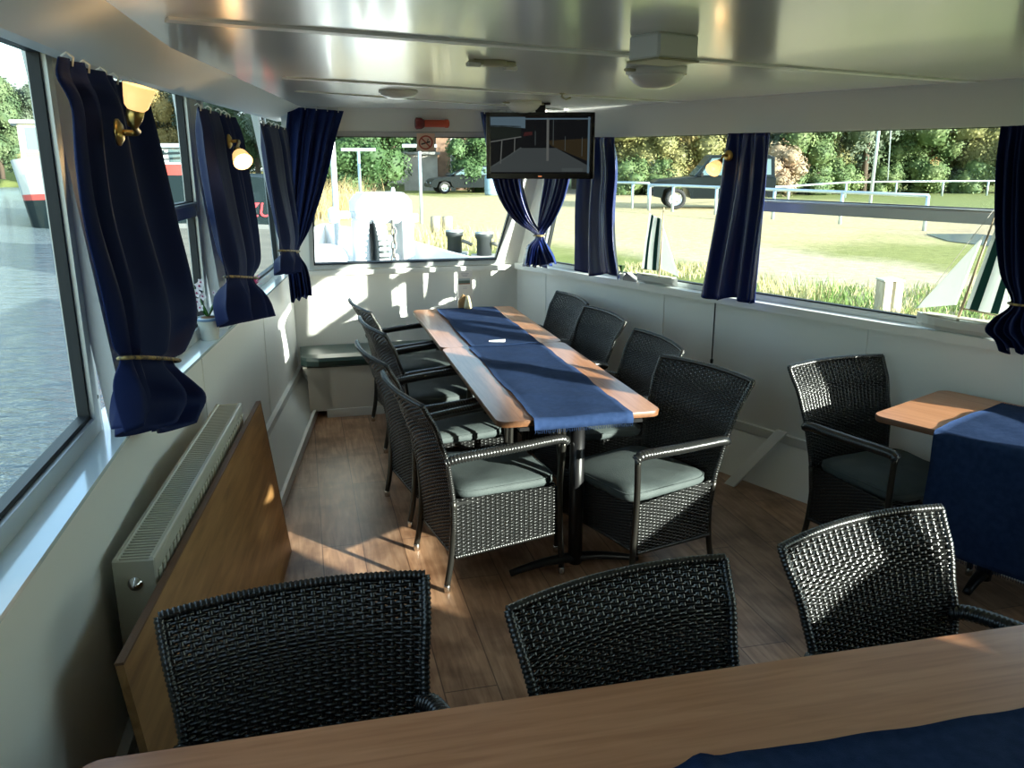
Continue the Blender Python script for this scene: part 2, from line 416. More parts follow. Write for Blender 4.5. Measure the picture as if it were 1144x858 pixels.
# cove between window heads and ceiling
mb = MB()
t0 = 2.045
def cv(a, n, off, z): return a+n*off+Z*z
kA, kF = .03, .03
for (a, b, n) in ((LA, LB, nLA), (LB, LC, nLF)):
    mb.prism([cv(a, n, .02, t0), cv(b, n, .02, t0), cv(b, n, .19, CEIL), cv(a, n, .19, CEIL)], -n*.05)
mb.prism([lw('A', 0, WTOP_L-.005), lw('A', LAlen, WTOP_L-.005), lw('A', LAlen, WTOP_L+.08), lw('A', 0, WTOP_L+.08)], -nLA*.05)
mb.prism([lw('F', 0, WTOP_L-.005), lw('F', LFlen-.3, WTOP_L-.005), lw('F', LFlen-.33, WTOP_L+.08), lw('F', 0, WTOP_L+.08)], -nLF*.05)
for (a, b, n) in ((LA, LB, nLA), (LB, LC-dLF*.33, nLF)):
    mb.prism([a+n*.03+Z*2.095, b+n*.03+Z*2.095, b-n*.12+Z*2.095, a-n*.12+Z*2.095], (0, 0, .03))
struct('trim_5', mb, M_cove)
# sill boards
mb = MB()
for a, b, n in ((LB+dLA*.0, LA, nLA), (LB, LC-dLF*.02, nLF)):
    mb.prism([a+n*.012+Z*SILL, b+n*.012+Z*SILL, b-n*.12+Z*SILL, a-n*.12+Z*SILL], (0, 0, .012))
struct('trim_6', mb, M_sill)
# port windows
def frame_window(name, pts, n, wd=.05, dep=.05, bar=None, gas=.014):
    # pts: bottom-a, bottom-b, top-b, top-a in the window plane; n points into the room
    c = sum(pts, Vector())/4
    def inset(P, k):
        o = []
        for i in range(4):
            p = P[i]; e1 = (P[(i+1) % 4]-p).normalized(); e2 = (P[i-1]-p).normalized()
            s = e1.cross(e2).length
            o.append(p+(e1+e2)*(k/max(s, .2)))
        return o
    m_ = MB(); I = inset(pts, wd)
    for i in range(4):
        j = (i+1) % 4
        m_.prism([pts[i]+n*dep*.5, pts[j]+n*dep*.5, I[j]+n*dep*.5, I[i]+n*dep*.5], -n*dep)
    root = tag(m_.build(name, M_alu), None, None, None, 'structure')
    if bar is not None:                              # hopper transom at a height fraction
        a0, b0 = lerp(I[0], I[3], bar), lerp(I[1], I[2], bar); upv = (I[3]-I[0]).normalized()
        q = MB(); q.prism([a0-upv*.028+n*.02, b0-upv*.028+n*.02, b0+upv*.028+n*.02, a0+upv*.028+n*.02], -n*.045)
        q.tube([a0+upv*.03+n*.024, b0+upv*.03+n*.024], .008, 6)
        q.build('transom_bar', M_alu, root)
        q = MB(); q.prism([a0+upv*.028+n*.012, b0+upv*.028+n*.012, b0+upv*.042+n*.012, a0+upv*.042+n*.012], -n*.03)
        q.build('gasket', M_gask, root)
    g = MB(); J = inset(I, gas)
    for i in range(4):
        j = (i+1) % 4
        g.prism([I[i]+n*.012, I[j]+n*.012, J[j]+n*.012, J[i]+n*.012], -n*.03)
    g.build('gasket', M_gask, root)
    p = MB(); p.prism([x-n*.003 for x in I], -n*.005); p.build('pane', M_glass, root)
    return root
zb, zt = SILL+.012, WTOP_L+.02
frame_window('window_1', [lw('A', sA1+2.6, zb), lw('A', sA1, zb), lw('A', sA1, zt), lw('A', sA1+2.6, zt)], nLA)  # unseen aft length stretched to let in more fill light
frame_window('window_2', [lw('F', sB0, zb), lw('F', sB1, zb), lw('F', sB1, zt), lw('F', sB0, zt)], nLF, bar=.50)
frame_window('window_3', [lw('F', sC0, zb), lw('F', sC1, zb), lw('F', sC1-.24, zt), lw('F', sC0, zt)], nLF, wd=.04)
mb = MB()                                            # aluminium cover strips with screws on the posts
for seg, s in (('A', sA1-.05), ('F', sB1+.05)):
    n = nLA if seg == 'A' else nLF; d = dLA if seg == 'A' else dLF
    k = d*.028
    mb.prism([lw(seg, s, zb)-k+n*.004, lw(seg, s, zb)+k+n*.004, lw(seg, s, zt)+k+n*.004, lw(seg, s, zt)-k+n*.004], n*.006)
    for f in (.08, .5, .8):
        p = lw(seg, s, lerp(zb, zt, f)); mb.lathe([(.008, 0), (.006, .004)], p+n*.010, 8, 1, n.to_track_quat('Z', 'Y').to_matrix().to_4x4())
struct('trim_7', mb, [M_trim, M_screw])
# gunwale outside the port windows
mb = MB()
for a, b, n in ((LB, LA, nLA), (LB, LC, nLF)):
    mb.prism([a-n*.13+Z*.93, b-n*.13+Z*.93, b-n*.27+Z*.90, a-n*.27+Z*.90], (0, 0, -.06))
struct('trim_8', mb, M_wpaint)

# ---- forward wall
Flen = (RC-LC).length
def fplane(px, py, off=0):
    p0 = fpt(0, SILL, off); p1 = fpt(0, CEIL, off); N = dF.cross((p1-p0).normalized())
    return at_plane(px, py, p0, N)
def fq(px, py): return (fplane(px, py)-LC).dot(dF)
q0b, q1b, q0t, q1t = fq(346, 300), fq(557, 294), fq(346, 300)+.02, fq(600, 150)
FB, FT = SILL+.015, 1.975
mb = MB()
mb.prism([LC+Z*0, RC+Z*0, RC+Z*SILL, LC+Z*SILL], -nF*.05)
def fwall(poly): mb.prism([fpt(q, z) for q, z in poly], -nF*.05)
fwall([(0, SILL), (q0b, FB), (q0t, FT), (0, FT)])
qe = Flen; qet = Flen+.12
fwall([(q1b, FB), (qe, SILL), (qet+.14, FT), (q1t, FT)])
fwall([(0, FT), (Flen+.3, FT), (Flen+.3, CEIL), (0, CEIL)])
fwall([(0, SILL), (qe, SILL), (q1b, FB), (q0b, FB)])
struct('wall_front', mb, M_wall)
nFr = dF.cross((fpt(0, CEIL)-fpt(0, SILL)).normalized()); nFr = nFr if nFr.dot(nF) > 0 else -nFr
frame_window('window_4', [fpt(q0b, FB), fpt(q1b, FB), fpt(q1t, FT), fpt(q0t, FT)], nFr, wd=.03, dep=.04, gas=.01)
mb = MB(); mb.prism([LC+dF*.02+Z*SILL, RC-dF*.05+Z*SILL, RC-dF*.05+nF*.05+Z*SILL, LC+dF*.02+nF*.05+Z*SILL], (0, 0, -.035))
struct('trim_9', mb, M_trim)

# ---- starboard (right) wall
def rw(r, z, off=0): return RC + dRW*r + nRW*off + Z*z
def ra(r, z, off=0): return RB + dRA*r + nRA*off + Z*z
RWlen = (RB-RC).length; RAlen = (RA-RB).length
def rr(px, py, off=0): return (at_plane(px, py, RC+nRW*off, nRW)-RC).dot(dRW)
RB0, RT0 = SILL+.015, WTOP+.005
cut = RAKE*1.05                                      # raked forward end
W1 = (.24, .74); W2 = (.81, 2.0); W3 = (2.12, 4.16)
mb = MB()
TH = -nRW*.07
mb.prism([rw(0, .25), rw(RWlen, .25), rw(RWlen, SILL), rw(0, SILL)], TH)
mb.prism([rw(0, SILL), rw(W1[0], SILL), rw(W1[0]+.30, RT0), rw(cut*.86, RT0)], TH)
for a, b in ((W1[1], W2[0]), (W2[1], W3[0]), (W3[1], RWlen)): mb.prism([rw(a, SILL), rw(b, SILL), rw(b, RT0), rw(a, RT0)], TH)
mb.prism([rw(cut*.86, RT0), rw(RWlen, RT0), rw(RWlen, CEIL), rw(cut, CEIL)], TH)
TA = -nRA*.05
AW = ((.10, 1.02), (1.14, 3.36)); ASILL = .86; AW = ((.05, .82), (.94, 2.52), (2.60, 3.16)); ATOP = (RT0, 1.60, 1.58); ABOT = (ASILL, ASILL, 1.31)  # unseen aft openings, heads and sills cut to aim the sun patches
mb.prism([ra(0, 0), ra(RAlen, 0), ra(RAlen, ASILL), ra(0, ASILL)], TA)
mb.prism([ra(0, RT0), ra(RAlen, RT0), ra(RAlen, CEIL), ra(0, CEIL)], TA)
for a, b in ((-.01, AW[0][0]), (AW[0][1], AW[1][0]), (AW[1][1], AW[2][0]), (AW[2][1], RAlen)): mb.prism([ra(a, ASILL), ra(b, ASILL), ra(b, RT0), ra(a, RT0)], TA)
mb.prism([ra(AW[2][0], ASILL), ra(AW[2][1], ASILL), ra(AW[2][1], ABOT[2]), ra(AW[2][0], ABOT[2])], TA)
for k_ in (1, 2): mb.prism([ra(AW[k_][0], ATOP[k_]), ra(AW[k_][1], ATOP[k_]), ra(AW[k_][1], RT0), ra(AW[k_][0], RT0)], TA)
mb.prism([rw(0, .26), rw(RWlen, .26), rw(RWlen, 0, .17), rw(0, 0, .17)], -nRW*.04)
struct('wall_right', mb, M_wall)
mb = MB(); mb.prism([rw(.1, .285, .0), rw(RWlen, .285, .0), rw(RWlen, .285, .025), rw(.1, .285, .025)], (0, 0, -.05)); struct('trim_10', mb, M_trim)
mb = MB()
for r in (.35, 1.55, 2.95): mb.prism([rw(r-.012, .28, .0), rw(r+.012, .28, .0), rw(r+.012, SILL-.04, .0), rw(r-.012, SILL-.04, .0)], nRW*.004)
for q in (.78, 1.42): mb.prism([LC+dF*(q-.010)+Z*.02, LC+dF*(q+.010)+Z*.02, LC+dF*(q+.010)+Z*(SILL-.04), LC+dF*(q-.010)+Z*(SILL-.04)], nF*.004)
for s in (.75, 2.2): mb.prism([LB+dLF*(s-.010)+Z*.29, LB+dLF*(s+.010)+Z*.29, LB+dLF*(s+.010)+Z*(SILL-.01), LB+dLF*(s-.010)+Z*(SILL-.01)], nLF*.004)
struct('trim_11', mb, M_wall)
mb = MB(); mb.prism([rw(.03, SILL, .05), rw(RWlen, SILL, .05), rw(RWlen, SILL, -.12), rw(.0, SILL, -.12)], (0, 0, .014))
mb.prism([rw(.03, SILL, .05), rw(RWlen, SILL, .05), rw(RWlen, SILL, .03), rw(.03, SILL, .03)], (0, 0, -.03))
struct('trim_12', mb, M_trim)
# header box over the starboard windows
mb = MB(); mb.prism([rw(cut*.86, 1.93, .0), rw(RWlen+.1, 1.93, .0), rw(RWlen+.1, CEIL, .01), rw(cut, CEIL, .01)], nRW*.032); struct('trim_13', mb, M_cove)
def rwin(name, a, b, bar=None, at=None):
    frame_window(name, [rw(a, RB0, -.05), rw(b, RB0, -.05), rw(b, RT0, -.05), rw(at if at else a, RT0, -.05)], nRW, wd=.03, dep=.04, bar=bar, gas=.008)
rwin('window_5', *W1, at=W1[0]+.30); rwin('window_6', *W2); rwin('window_7', *W3, bar=.555)
for i, (a, b) in enumerate(AW):
    frame_window('window_%d' % (8+i), [ra(a, ABOT[i]), ra(b, ABOT[i]), ra(b, ATOP[i]), ra(a, ATOP[i])], nRA, wd=.03, dep=.04)  # unseen aft windows, added to let sun onto chosen spots
# unseen after bulkhead behind the camera, given dark wood to cut fill light
mb = MB(); mb.prism([LA, RA, RA+Z*CEIL, LA+Z*CEIL], U(LB, LA)*.05); struct('wall_back', mb, wood('fill_cutting_bulkhead_wood', (.035, .018, .010), (.06, .03, .016), (.09, .05, .028), 3, (9, 9, 1), .4))

# ------------------------------------------------------------------ tables and runners
def round_rect(x0, x1, y0, y1, r, z, n=5):
    o = []
    for cx, cy, a0 in ((x1-r, y1-r, 0), (x0+r, y1-r, 90), (x0+r, y0+r, 180), (x1-r, y0+r, 270)):
        for k in range(n+1):
            a = math.radians(a0+90*k/n); o.append(Vector((cx+r*math.cos(a), cy+r*math.sin(a), z)))
    return o
def table(loc, rz, L, Wd, label, pedestals, group=None, Ht=.75, fl=.30):
    t = thing('dining_table', label, 'table', loc, rz, group)     # local X is the long direction
    m_ = MB(); th = .026
    top = round_rect(-L/2, L/2, -Wd/2, Wd/2, .05, Ht); mid = round_rect(-L/2-.003, L/2+.003, -Wd/2-.003, Wd/2+.003, .052, Ht-.006)
    bot = round_rect(-L/2, L/2, -Wd/2, Wd/2, .05, Ht-th); n = len(top)
    fs = [list(range(n))]; ms = 0
    m_.add(top, fs, 0)
    vs = top+mid+bot
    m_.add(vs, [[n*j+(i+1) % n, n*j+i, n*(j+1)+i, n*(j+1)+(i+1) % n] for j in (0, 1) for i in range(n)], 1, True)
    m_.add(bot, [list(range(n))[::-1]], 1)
    m_.build('tabletop', [M_table, M_edge], t)
    for x in pedestals:
        p = MB(); p.tube([(x, 0, .05), (x, 0, Ht-th)], .032, 12); p.box((x, 0, Ht-th-.01), (.12, Wd*.75, .016)); p.build('pedestal', M_black, t)
        p = MB(); pts = []
        for k in range(13):
            f = -1+k/6; pts.append((x, f*fl, .030+.045*(1-f*f)))
        p.tube(pts, [.018+.012*(1-abs(-1+k/6)) for k in range(13)], 8, flat=.75, up=(0, 0, 1)); p.build('foot', M_black, t)
    return t
TD = Vector((-.2415, .970, 0)); TN = Vector((.970, .2415, 0))
rzT = math.atan2(TD.y, TD.x)
nearmid = Vector((.295, 3.345, 0))
L1, L2 = 1.43, 1.27
table(nearmid+TD*L1/2, rzT, L1, .725, 'long wooden table in the middle, half nearer the camera, under a navy runner', (-.66, .50), 'tables pushed end to end')
table(nearmid+TD*(L1+.004+L2/2), rzT, L2, .725, 'wooden table end to end behind the near one, holding the card by the front wall', (-.50, .34), 'tables pushed end to end')
def runner(label, path_fn, L, Wd, nx, ny, wr=.003, fringe=True, group='navy table runners', seed=1, edge_wave=.004):
    # path_fn(s) -> (centre point, across vector, normal) along the runner
    rnd = random.Random(seed); ph = [rnd.uniform(0, 6) for _ in range(6)]
    def P(i, j, dz=0):
        s = L*i/nx; c, a, n = path_fn(s); v = j/ny-.5
        e = edge_wave*math.sin(9*s+ph[0])*abs(v)*2
        wv = wr*(math.sin(13*s+3*v+ph[1])*.5+math.sin(5*s-9*v+ph[2])*.5+.6*math.sin(31*s+7*v+ph[3]))
        return c+a*(v*Wd+e*(1 if v > 0 else -1))+n*(max(wv, -wr*.8)+wr+.001+dz)
    root = None
    m_ = MB()
    m_.grid(lambda u, v: P(u*nx, v*ny, .0022), nx, ny)
    m_.grid(lambda u, v: P((1-u)*nx, v*ny, 0), nx, ny)
    b0 = 0; N1 = (nx+1)*(ny+1)
    rim = []
    for i in range(nx):
        for j in (0, ny):
            a_, b_ = j*(nx+1)+i, j*(nx+1)+i+1; c_, d_ = N1+j*(nx+1)+(nx-i), N1+j*(nx+1)+(nx-i-1)
            rim.append([a_, b_, d_, c_])
    for j in range(ny):
        for i in (0, nx):
            rim.append([j*(nx+1)+i, (j+1)*(nx+1)+i, N1+(j+1)*(nx+1)+(nx-i), N1+j*(nx+1)+(nx-i)])
    for f in rim: m_.f.append(f); m_.m.append(0); m_.sm.append(True)
    o = m_.build('table_runner', M_run); tag(o, label, 'table runner', group)
    if fringe:
        for end in (0, 1):
            q = MB(); K = int(Wd/.009); c, a, n = path_fn(L*end); c2, _, _ = path_fn(L*(end*.98+.01)); d = (c-c2).normalized()
            q.tube([P(end*nx, v_*ny/12, .001) for v_ in range(13)], .0014, 4)
            for k in range(K):
                p = P(end*nx, (k+.5)/K*ny, .001); jx = rnd.uniform(-.003, .003)
                q.tube([p-d*.002, p+d*.008+n*.0005, p+d*.017+a*jx-n*.001], .0012, 4)
            q.build('fringe', M_run, o)
    return o
HT = .75
def drape(start, d, a, drop0, flat, drop1, r=.012, base=HT):
    # straight along d with rounded drops at both ends
    def f(s):
        arc = r*math.pi/2
        if s < drop0-.0:
            k = drop0-s
            if k > 0 and drop0 > .02:
                if k < arc:
                    th = k/r; return start-d*(r*math.sin(th))+Z*(base-r*(1-math.cos(th))), a, (Z*math.cos(th)-d*math.sin(th))
                return start-d*r+Z*(base-r-(k-arc)), a, -d
        s2 = s-drop0
        if s2 <= flat: return start+d*s2+Z*base, a, Z
        k = s2-flat; e = start+d*flat
        if k < arc:
            th = k/r; return e+d*(r*math.sin(th))+Z*(base-r*(1-math.cos(th))), a, (Z*math.cos(th)+d*math.sin(th))
        return e+d*r+Z*(base-r-(k-arc)), a, d
    return f
rs = nearmid + TN*.005
runner('navy runner on the nearer half of the long table, fringed end over its edge', drape(rs-TD*.004, TD, TN, .045, L1-.03, 0), .045+L1-.03, .43, 70, 14, .0035, seed=3)
runner('navy runner on the far half of the long table under the card', drape(rs+TD*(L1-.055), TD, -TN*-1, 0, L2-.02, 0, base=HT+.0075), L2-.02, .41, 60, 14, .003, seed=5)

# right-hand table
RD = Vector((.62, -.785, 0)).normalized(); RN = Vector((.785, .62, 0)).normalized()
rc = at_z(973, 463, .75); rc.z = 0
RTc = rc + RD*.445 + RN*.322
table(RTc, math.atan2(RD.y, RD.x), 0.89, .635, 'wooden table at the right edge beside the long wall, runner hanging down its side', (-.03, .34), fl=.15)
runner('dark navy runner laid across the right-hand table and hanging to its legs', drape(rc+RD*.57+RN*.004, RN, RD,     .50, .632, 0), .50+.60, .60, 60, 14, .003, seed=8)

# foreground table
FD = Vector((.974, .226, 0)).normalized(); FN = Vector((.226, -.974, 0)).normalized()
fc = at_z(85, 852, .75); fc.z = 0
FTc = fc + FD*1.2 + FN*.375
table(FTc, math.atan2(FD.y, FD.x), 2.4, .75, 'wooden table across the bottom foreground with navy cloth', (-.9, .9))
def fgpath(s):
    p = fc+FD*(.75+s)+FN*.47+Z*HT
    bump = .022*math.exp(-((s-.335)/.030)**2)+.010*math.exp(-((s-.40)/.05)**2)
    return p+Z*bump, FN, Z
runner('navy cloth runner in the bottom right corner with a raised fold', fgpath, 1.55, .42, 110, 12, .003, fringe=False, seed=11)

# small things on the long table
p = at_z(519.5, 343, HT); t = thing('menu_card', 'upright white leaflet card with a small landscape picture on far table end', 'card', (p.x, p.y+.03, HT+.012), rzT-math.pi/2+.02)
m_ = MB(); m_.box((0, 0, .125), (.112, .003, .25)); m_.box((0, .03, .1), (.112, .002, .2), mat=Matrix.Rotation(.28, 4, 'X')); m_.build('card', M_paper, t)
m_ = MB(); m_.box((-.005, -.0022, .170), (.085, .001, .038), mi=0); m_.box((-.005, -.0027, .185), (.085, .001, .014), mi=1); m_.box((-.005, -.0027, .154), (.085, .001, .006), mi=2)
m_.build('printed_picture', [mat('print_teal', (.10, .16, .15), .5), mat('print_sky', (.42, .52, .60), .5), mat('print_red', (.35, .12, .07), .5)], t)
for k in range(3):
    m_ = MB(); m_.box((0, -.0022, .228-.009*k), (.06-.012*k, .0008, .003)); m_.build('printed_line', M_print, t)
for k in range(2):
    m_ = MB(); m_.box((0, -.0022, .13-.011*k), (.03, .0008, .002)); m_.build('printed_line', M_print, t)
p = at_z(519, 345.5, HT); t = thing('condiment_holder', 'small tan wooden holder with a pale cone in front of the white card', 'holder', (p.x, p.y, HT+.012), rzT-math.pi/2)
m_ = MB(); m_.prism([(-.045, -.015, 0), (.0, -.015, 0), (.012, -.015, .085), (-.012, -.015, .098), (-.045, -.015, .05)], (0, .03, 0)); m_.build('holder', mat('tan_wood', (.42, .26, .12), .6), t)
m_ = MB(); m_.lathe([(.029, 0), (.027, .02), (.020, .055), (.012, .085), (.004, .093)], (.018, -.035, 0), 14); m_.build('shaker', mat('pale_cream', (.82, .70, .42), .5), t)
p = at_z(555, 384, HT); m_ = MB()
m_.add([(-.045, -.012, 0), (.045, -.018, 0), (.05, .012, 0), (-.02, .018, 0), (-.045, -.012, .008), (.045, -.018, .012), (.05, .012, .012), (-.02, .018, .006)],
       [(0,3,2,1),(4,5,6,7),(0,1,5,4),(1,2,6,5),(2,3,7,6),(3,0,4,7)])
o = m_.build('paper_slip', M_paper); o.location = (p.x, p.y, HT+.014); tag(o, 'small folded white paper where the two navy runners meet', 'paper')

# ------------------------------------------------------------------ wicker chairs
PROF = [(.20, -.225), (.42, -.232), (.58, -.255), (.74, -.305), (.875, -.375)]
HW = [(.20, .212), (.42, .232), (.64, .258), (.875, .288)]
def backS(u, v):
    z = .158+v*.707; q = 2*u-1
    y = interp(PROF, z)-.036*(1-q*q)*min(1, max(0, (z-.15)/.5)); x = q*interp(HW, z)
    return Vector((x, y, z+.005*(1-q*q)*v))
def sideS(sg):
    def f(u, v):
        y = -.225+u*.455; z = lerp(.160+.045*u, .425, v)
        return Vector((sg*(lerp(.225, .262, u)), y, z))
    return f
def frontS(u, v):
    q = 2*u-1; return Vector((q*.262, .232+.018*(1-q*q), lerp(.205+.02*(1-q*q), .425, v)))
def weave(m_, S, N, R, A=.0040, hp=.0118, ss=4):
    e = 1e-3; M_ = N*ss
    for r in range(R):
        v = (r+.5)/R; base = len(m_.v); vs = []
        for i in range(M_+1):
            u = i/M_; p = S(u, v)
            du = S(min(u+e, 1), v)-S(max(u-e, 0), v); dv = S(u, min(v+e, 1))-S(u, max(v-e, 0))
            n = du.cross(dv).normalized(); t = dv.normalized()
            c = math.cos(math.pi*(u*N-.5)+math.pi*r); off = A*(1 if c > 0 else -1)*abs(c)**1.1
            p = p+n*off
            vs += [p+t*hp*.47, p+n*.0024, p-t*hp*.47, p-n*.0024]
        fs = []
        for i in range(M_):
            for k in range(4): fs.append([4*i+k, 4*i+(k+1) % 4, 4*i+4+(k+1) % 4, 4*i+4+k])
        m_.add(vs, fs, 0, True)
    for k in range(N):                               # upright stakes
        u = (k+.5)/N; pts = [S(u, j/10) for j in range(11)]
        e2 = 2e-3; du = S(min(u+e2, 1), .5)-S(max(u-e2, 0), .5); dv = S(u, .55)-S(u, .45)
        m_.tube(pts, .0062, 6, flat=.35, up=du.cross(dv).normalized(), cap=False)
def rope(m_, pts, r, pitch=.011, n=7, **k):
    L = 0; out_ = []; rad = []
    seg = []
    for i in range(len(pts)-1): seg.append((pts[i+1]-pts[i]).length)
    L = sum(seg); cnt = max(4, int(L/pitch)*3)
    for i in range(cnt+1):
        d = L*i/cnt; j = 0
        while j < len(seg)-1 and d > seg[j]: d -= seg[j]; j += 1
        out_.append(pts[j].lerp(pts[j+1], min(1, d/max(seg[j], 1e-6)))); rad.append(r*(1+(.08, .02, -.17)[i % 3]))
    m_.tube(out_, rad, n, **k)
def make_chair(label, group):
    t = thing('wicker_armchair', label, 'chair', group=group)
    m_ = MB(); weave(m_, backS, 26, 88, hp=.0104, A=.0046, ss=4)
    rope(m_, [backS(0, j/16) for j in range(17)], .0115); rope(m_, [backS(1, j/16) for j in range(17)], .0115)
    rope(m_, [backS(j/16, 1) for j in range(17)], .0115); rope(m_, [backS(j/16, 0) for j in range(17)], .009)
    m_.build('backrest', M_wick, t)
    m_ = MB()
    for f, N in ((sideS(-1), 21), (sideS(1), 21), (frontS, 24)):
        weave(m_, f, N, 32, hp=.0100, A=.0044, ss=4)
        rope(m_, [f(j/8, 0) for j in range(9)], .009)
    m_.box((0, 0, .408), (.47, .45, .012))
    m_.build('seat_apron', M_wick, t)
    m_ = MB(); prof = []                             # seat cushion
    rnd = random.Random(4); rings = [(.86, .412), (.97, .418), (1.0, .434), (.985, .452), (.93, .464), (.7, .472), (.4, .474), (.15, .472)]
    n = 40; vs = []
    for k, z in rings:
        for i in range(n):
            a = 2*math.pi*i/n; c, s = math.cos(a), math.sin(a); ex = .32
            x = abs(c)**ex*(1 if c > 0 else -1)*.238*k; y = abs(s)**ex*(1 if s > 0 else -1)*.238*k+.022
            dz = .0045*(math.sin(9*x+2*y*7)+math.sin(21*y-11*x+1)) if z > .455 else .0015*math.sin(5*a)
            vs.append((x, y, z+dz))
    fs = [[j*n+i, j*n+(i+1) % n, (j+1)*n+(i+1) % n, (j+1)*n+i] for j in range(len(rings)-1) for i in range(n)]
    fs.append([(len(rings)-1)*n+i for i in range(n)]); fs.append(list(range(n))[::-1])
    m_.add(vs, fs, 0, True); cu = m_.build('seat_cushion', M_cush, t)
    m_ = MB()
    ring = [Vector(vs[3*n+i])+Vector((0, 0, .001)) for i in range(n)]; m_.tube(ring, .0032, 6, closed=True); m_.build('piping', M_cush, cu)
    for sg in (-1, 1):
        m_ = MB(); pts = [Vector((sg*x, y, z)) for x, y, z in ((.252, -.268, .604), (.268, -.22, .620), (.285, -.10, .632), (.292, .05, .641), (.288, .18, .647), (.281, .245, .645), (.275, .268, .628))]
        fine = [crom(pts, k/28) for k in range(29)]
        rope(m_, fine, .0235, flat=.88, up=(0, 0, 1), n=9, pitch=.013); m_.build('armrest', M_wick, t)
        for fr in (1, 0):
            m_ = MB()
            if fr: path = [(sg*.266, .262, .03), (sg*.264, .252, .25), (sg*.266, .246, .42), (sg*.272, .252, .55), (sg*.275, .258, .632)]
            else: path = [(sg*.216, -.262, .03), (sg*.214, -.240, .15), (sg*.218, -.228, .30), (sg*.232, -.232, .42)]
            m_.tube([crom([Vector(q) for q in path], k/12) for k in range(13)], .0135, 10)
            lg = m_.build('leg', M_leg, t)
            x, y, z = path[0]
            m_ = MB(); m_.lathe([(.013, 0), (.0148, .002), (.0148, .032), (.0137, .034)], (x, y, 0), 12); m_.build('foot_cap', M_cap, lg)
    return t
CG = 'wicker armchairs'
chair0 = make_chair('x', CG); kids_index()
used = [False]
def chair(top_mid, facing, label, group, back=.36):
    f = Vector((facing[0], facing[1], 0)).normalized(); loc = Vector((top_mid[0], top_mid[1], 0))+f*back
    rz = math.atan2(-f.x, f.y)
    if not used[0]:
        used[0] = True; chair0.location = loc; chair0.rotation_euler = (0, 0, rz); chair0['label'] = label; chair0['group'] = group
        return chair0
    return place_copy(chair0, loc, rz, label, group)
def top(l, r, z=.87):
    a, b = at_z(*l, z), at_z(*r, z); return ((a+b)/2).xy
gl, gr, gf = 'wicker armchairs along the left of the long table', 'wicker armchairs along the right of the long table', 'wicker armchairs at the foreground table'
lf = (.915, .403)
chair((-.455, 3.375), lf, 'dark wicker armchair nearest the camera on the left of the long table, seat sunlit', gl)
chair((-.690, 4.03), lf, 'second wicker armchair from the camera on the left of the long table', gl)
chair((-.80, 4.73), lf, 'third wicker armchair from the camera on the left of the long table', gl)
chair((-.985, 5.39), lf, 'wicker armchair farthest back on the left side, beside the green bench', gl)
chair((.876, 3.71), (-.84, -.54), 'dark wicker armchair nearest the camera on the right of the long table', gr)
chair((.762, 4.33), (-.96, -.28), 'second wicker armchair from the camera on the right of the long table', gr)
chair((.56, 5.09), (-.93, -.33), 'third wicker armchair from the camera on the right of the long table', gr)
chair((.40, 5.70), (-.95, -.30), 'wicker armchair farthest back on the right, next to the front corner', gr)
chair((1.55, 3.835), (.40, -.92), 'dark wicker armchair drawn up to the right-hand table by the wall', 'wicker armchair at the right table')
chair((-.47, 1.648), (.32, -.947), 'dark shaded wicker armchair in front of the leaning board, leftmost foreground', gf)
chair((.258, 1.703), (.42, -.907), 'middle one of three wicker armchairs behind the foreground table', gf)
chair((.933, 2.002), (.43, -.903), 'wicker armchair with brightly sunlit back, rightmost of the foreground three', gf)

# ------------------------------------------------------------------ bench, radiator, board, strut
t = thing('corner_bench', 'built-in white bench with dark green vinyl cushion below the front window', 'bench', (-.9, 6.0, 0))
BD = .45
def bpt(q, off, z): return LC + dF*q + nF*off + Z*z
m_ = MB()
m_.prism([bpt(.06, .03, .05), bpt(Flen-.62, .03, .05), bpt(Flen-.62, .03, .37), bpt(.06, .03, .37)], nF*(BD-.03))
m_.prism([bpt(.03, .03, .37), bpt(.22, .03, .05), bpt(.22, .03, .37)], nF*(BD-.03))
m_.build('bench_box', M_bench, t, world=True)
m_ = MB(); m_.prism([bpt(.18, BD-.02, 0), bpt(Flen-.62, BD-.02, 0), bpt(Flen-.62, BD-.02, .06), bpt(.18, BD-.02, .06)], nF*.03); m_.build('plinth', M_trim, t, world=True)
m_ = MB()
prof = [(.02, .37), (BD+.01, .37), (BD+.03, .385), (BD+.03, .42), (BD+.01, .44), (BD-.06, .452), (.10, .452), (.02, .44)]
ends = [(.02, .80), (.06, .93), (.14, 1.0), (Flen-.66, 1.0), (Flen-.62, .95)]
vs = []
for q, k in ends:
    for o, z in prof: vs.append(bpt(q, .02+(o-.02)*k, lerp(.40, z, .5+.5*k)))
n = len(prof); fs = [[i*n+j, i*n+(j+1) % n, (i+1)*n+(j+1) % n, (i+1)*n+j] for i in range(len(ends)-1) for j in range(n)]
fs += [list(range(n))[::-1], [(len(ends)-1)*n+j for j in range(n)]]
m_.add(vs, fs, 0, False); m_.build('seat_cushion', M_vinyl, t, world=True)

rA, rB = at_z(167, 624.5, .80), at_z(266.7, 451, .80); rA.z = rB.z = 0
rd = U(rA, rB); rn = Vector((rd.y, -rd.x, 0)); rn = rn if rn.x > 0 else -rn
RL = (rB-rA).length; rdep = .105
t = thing('radiator', 'cream panel radiator with slatted top below the left window', 'radiator', rA-rn*(rdep/2-.012), math.atan2(rd.y, rd.x))
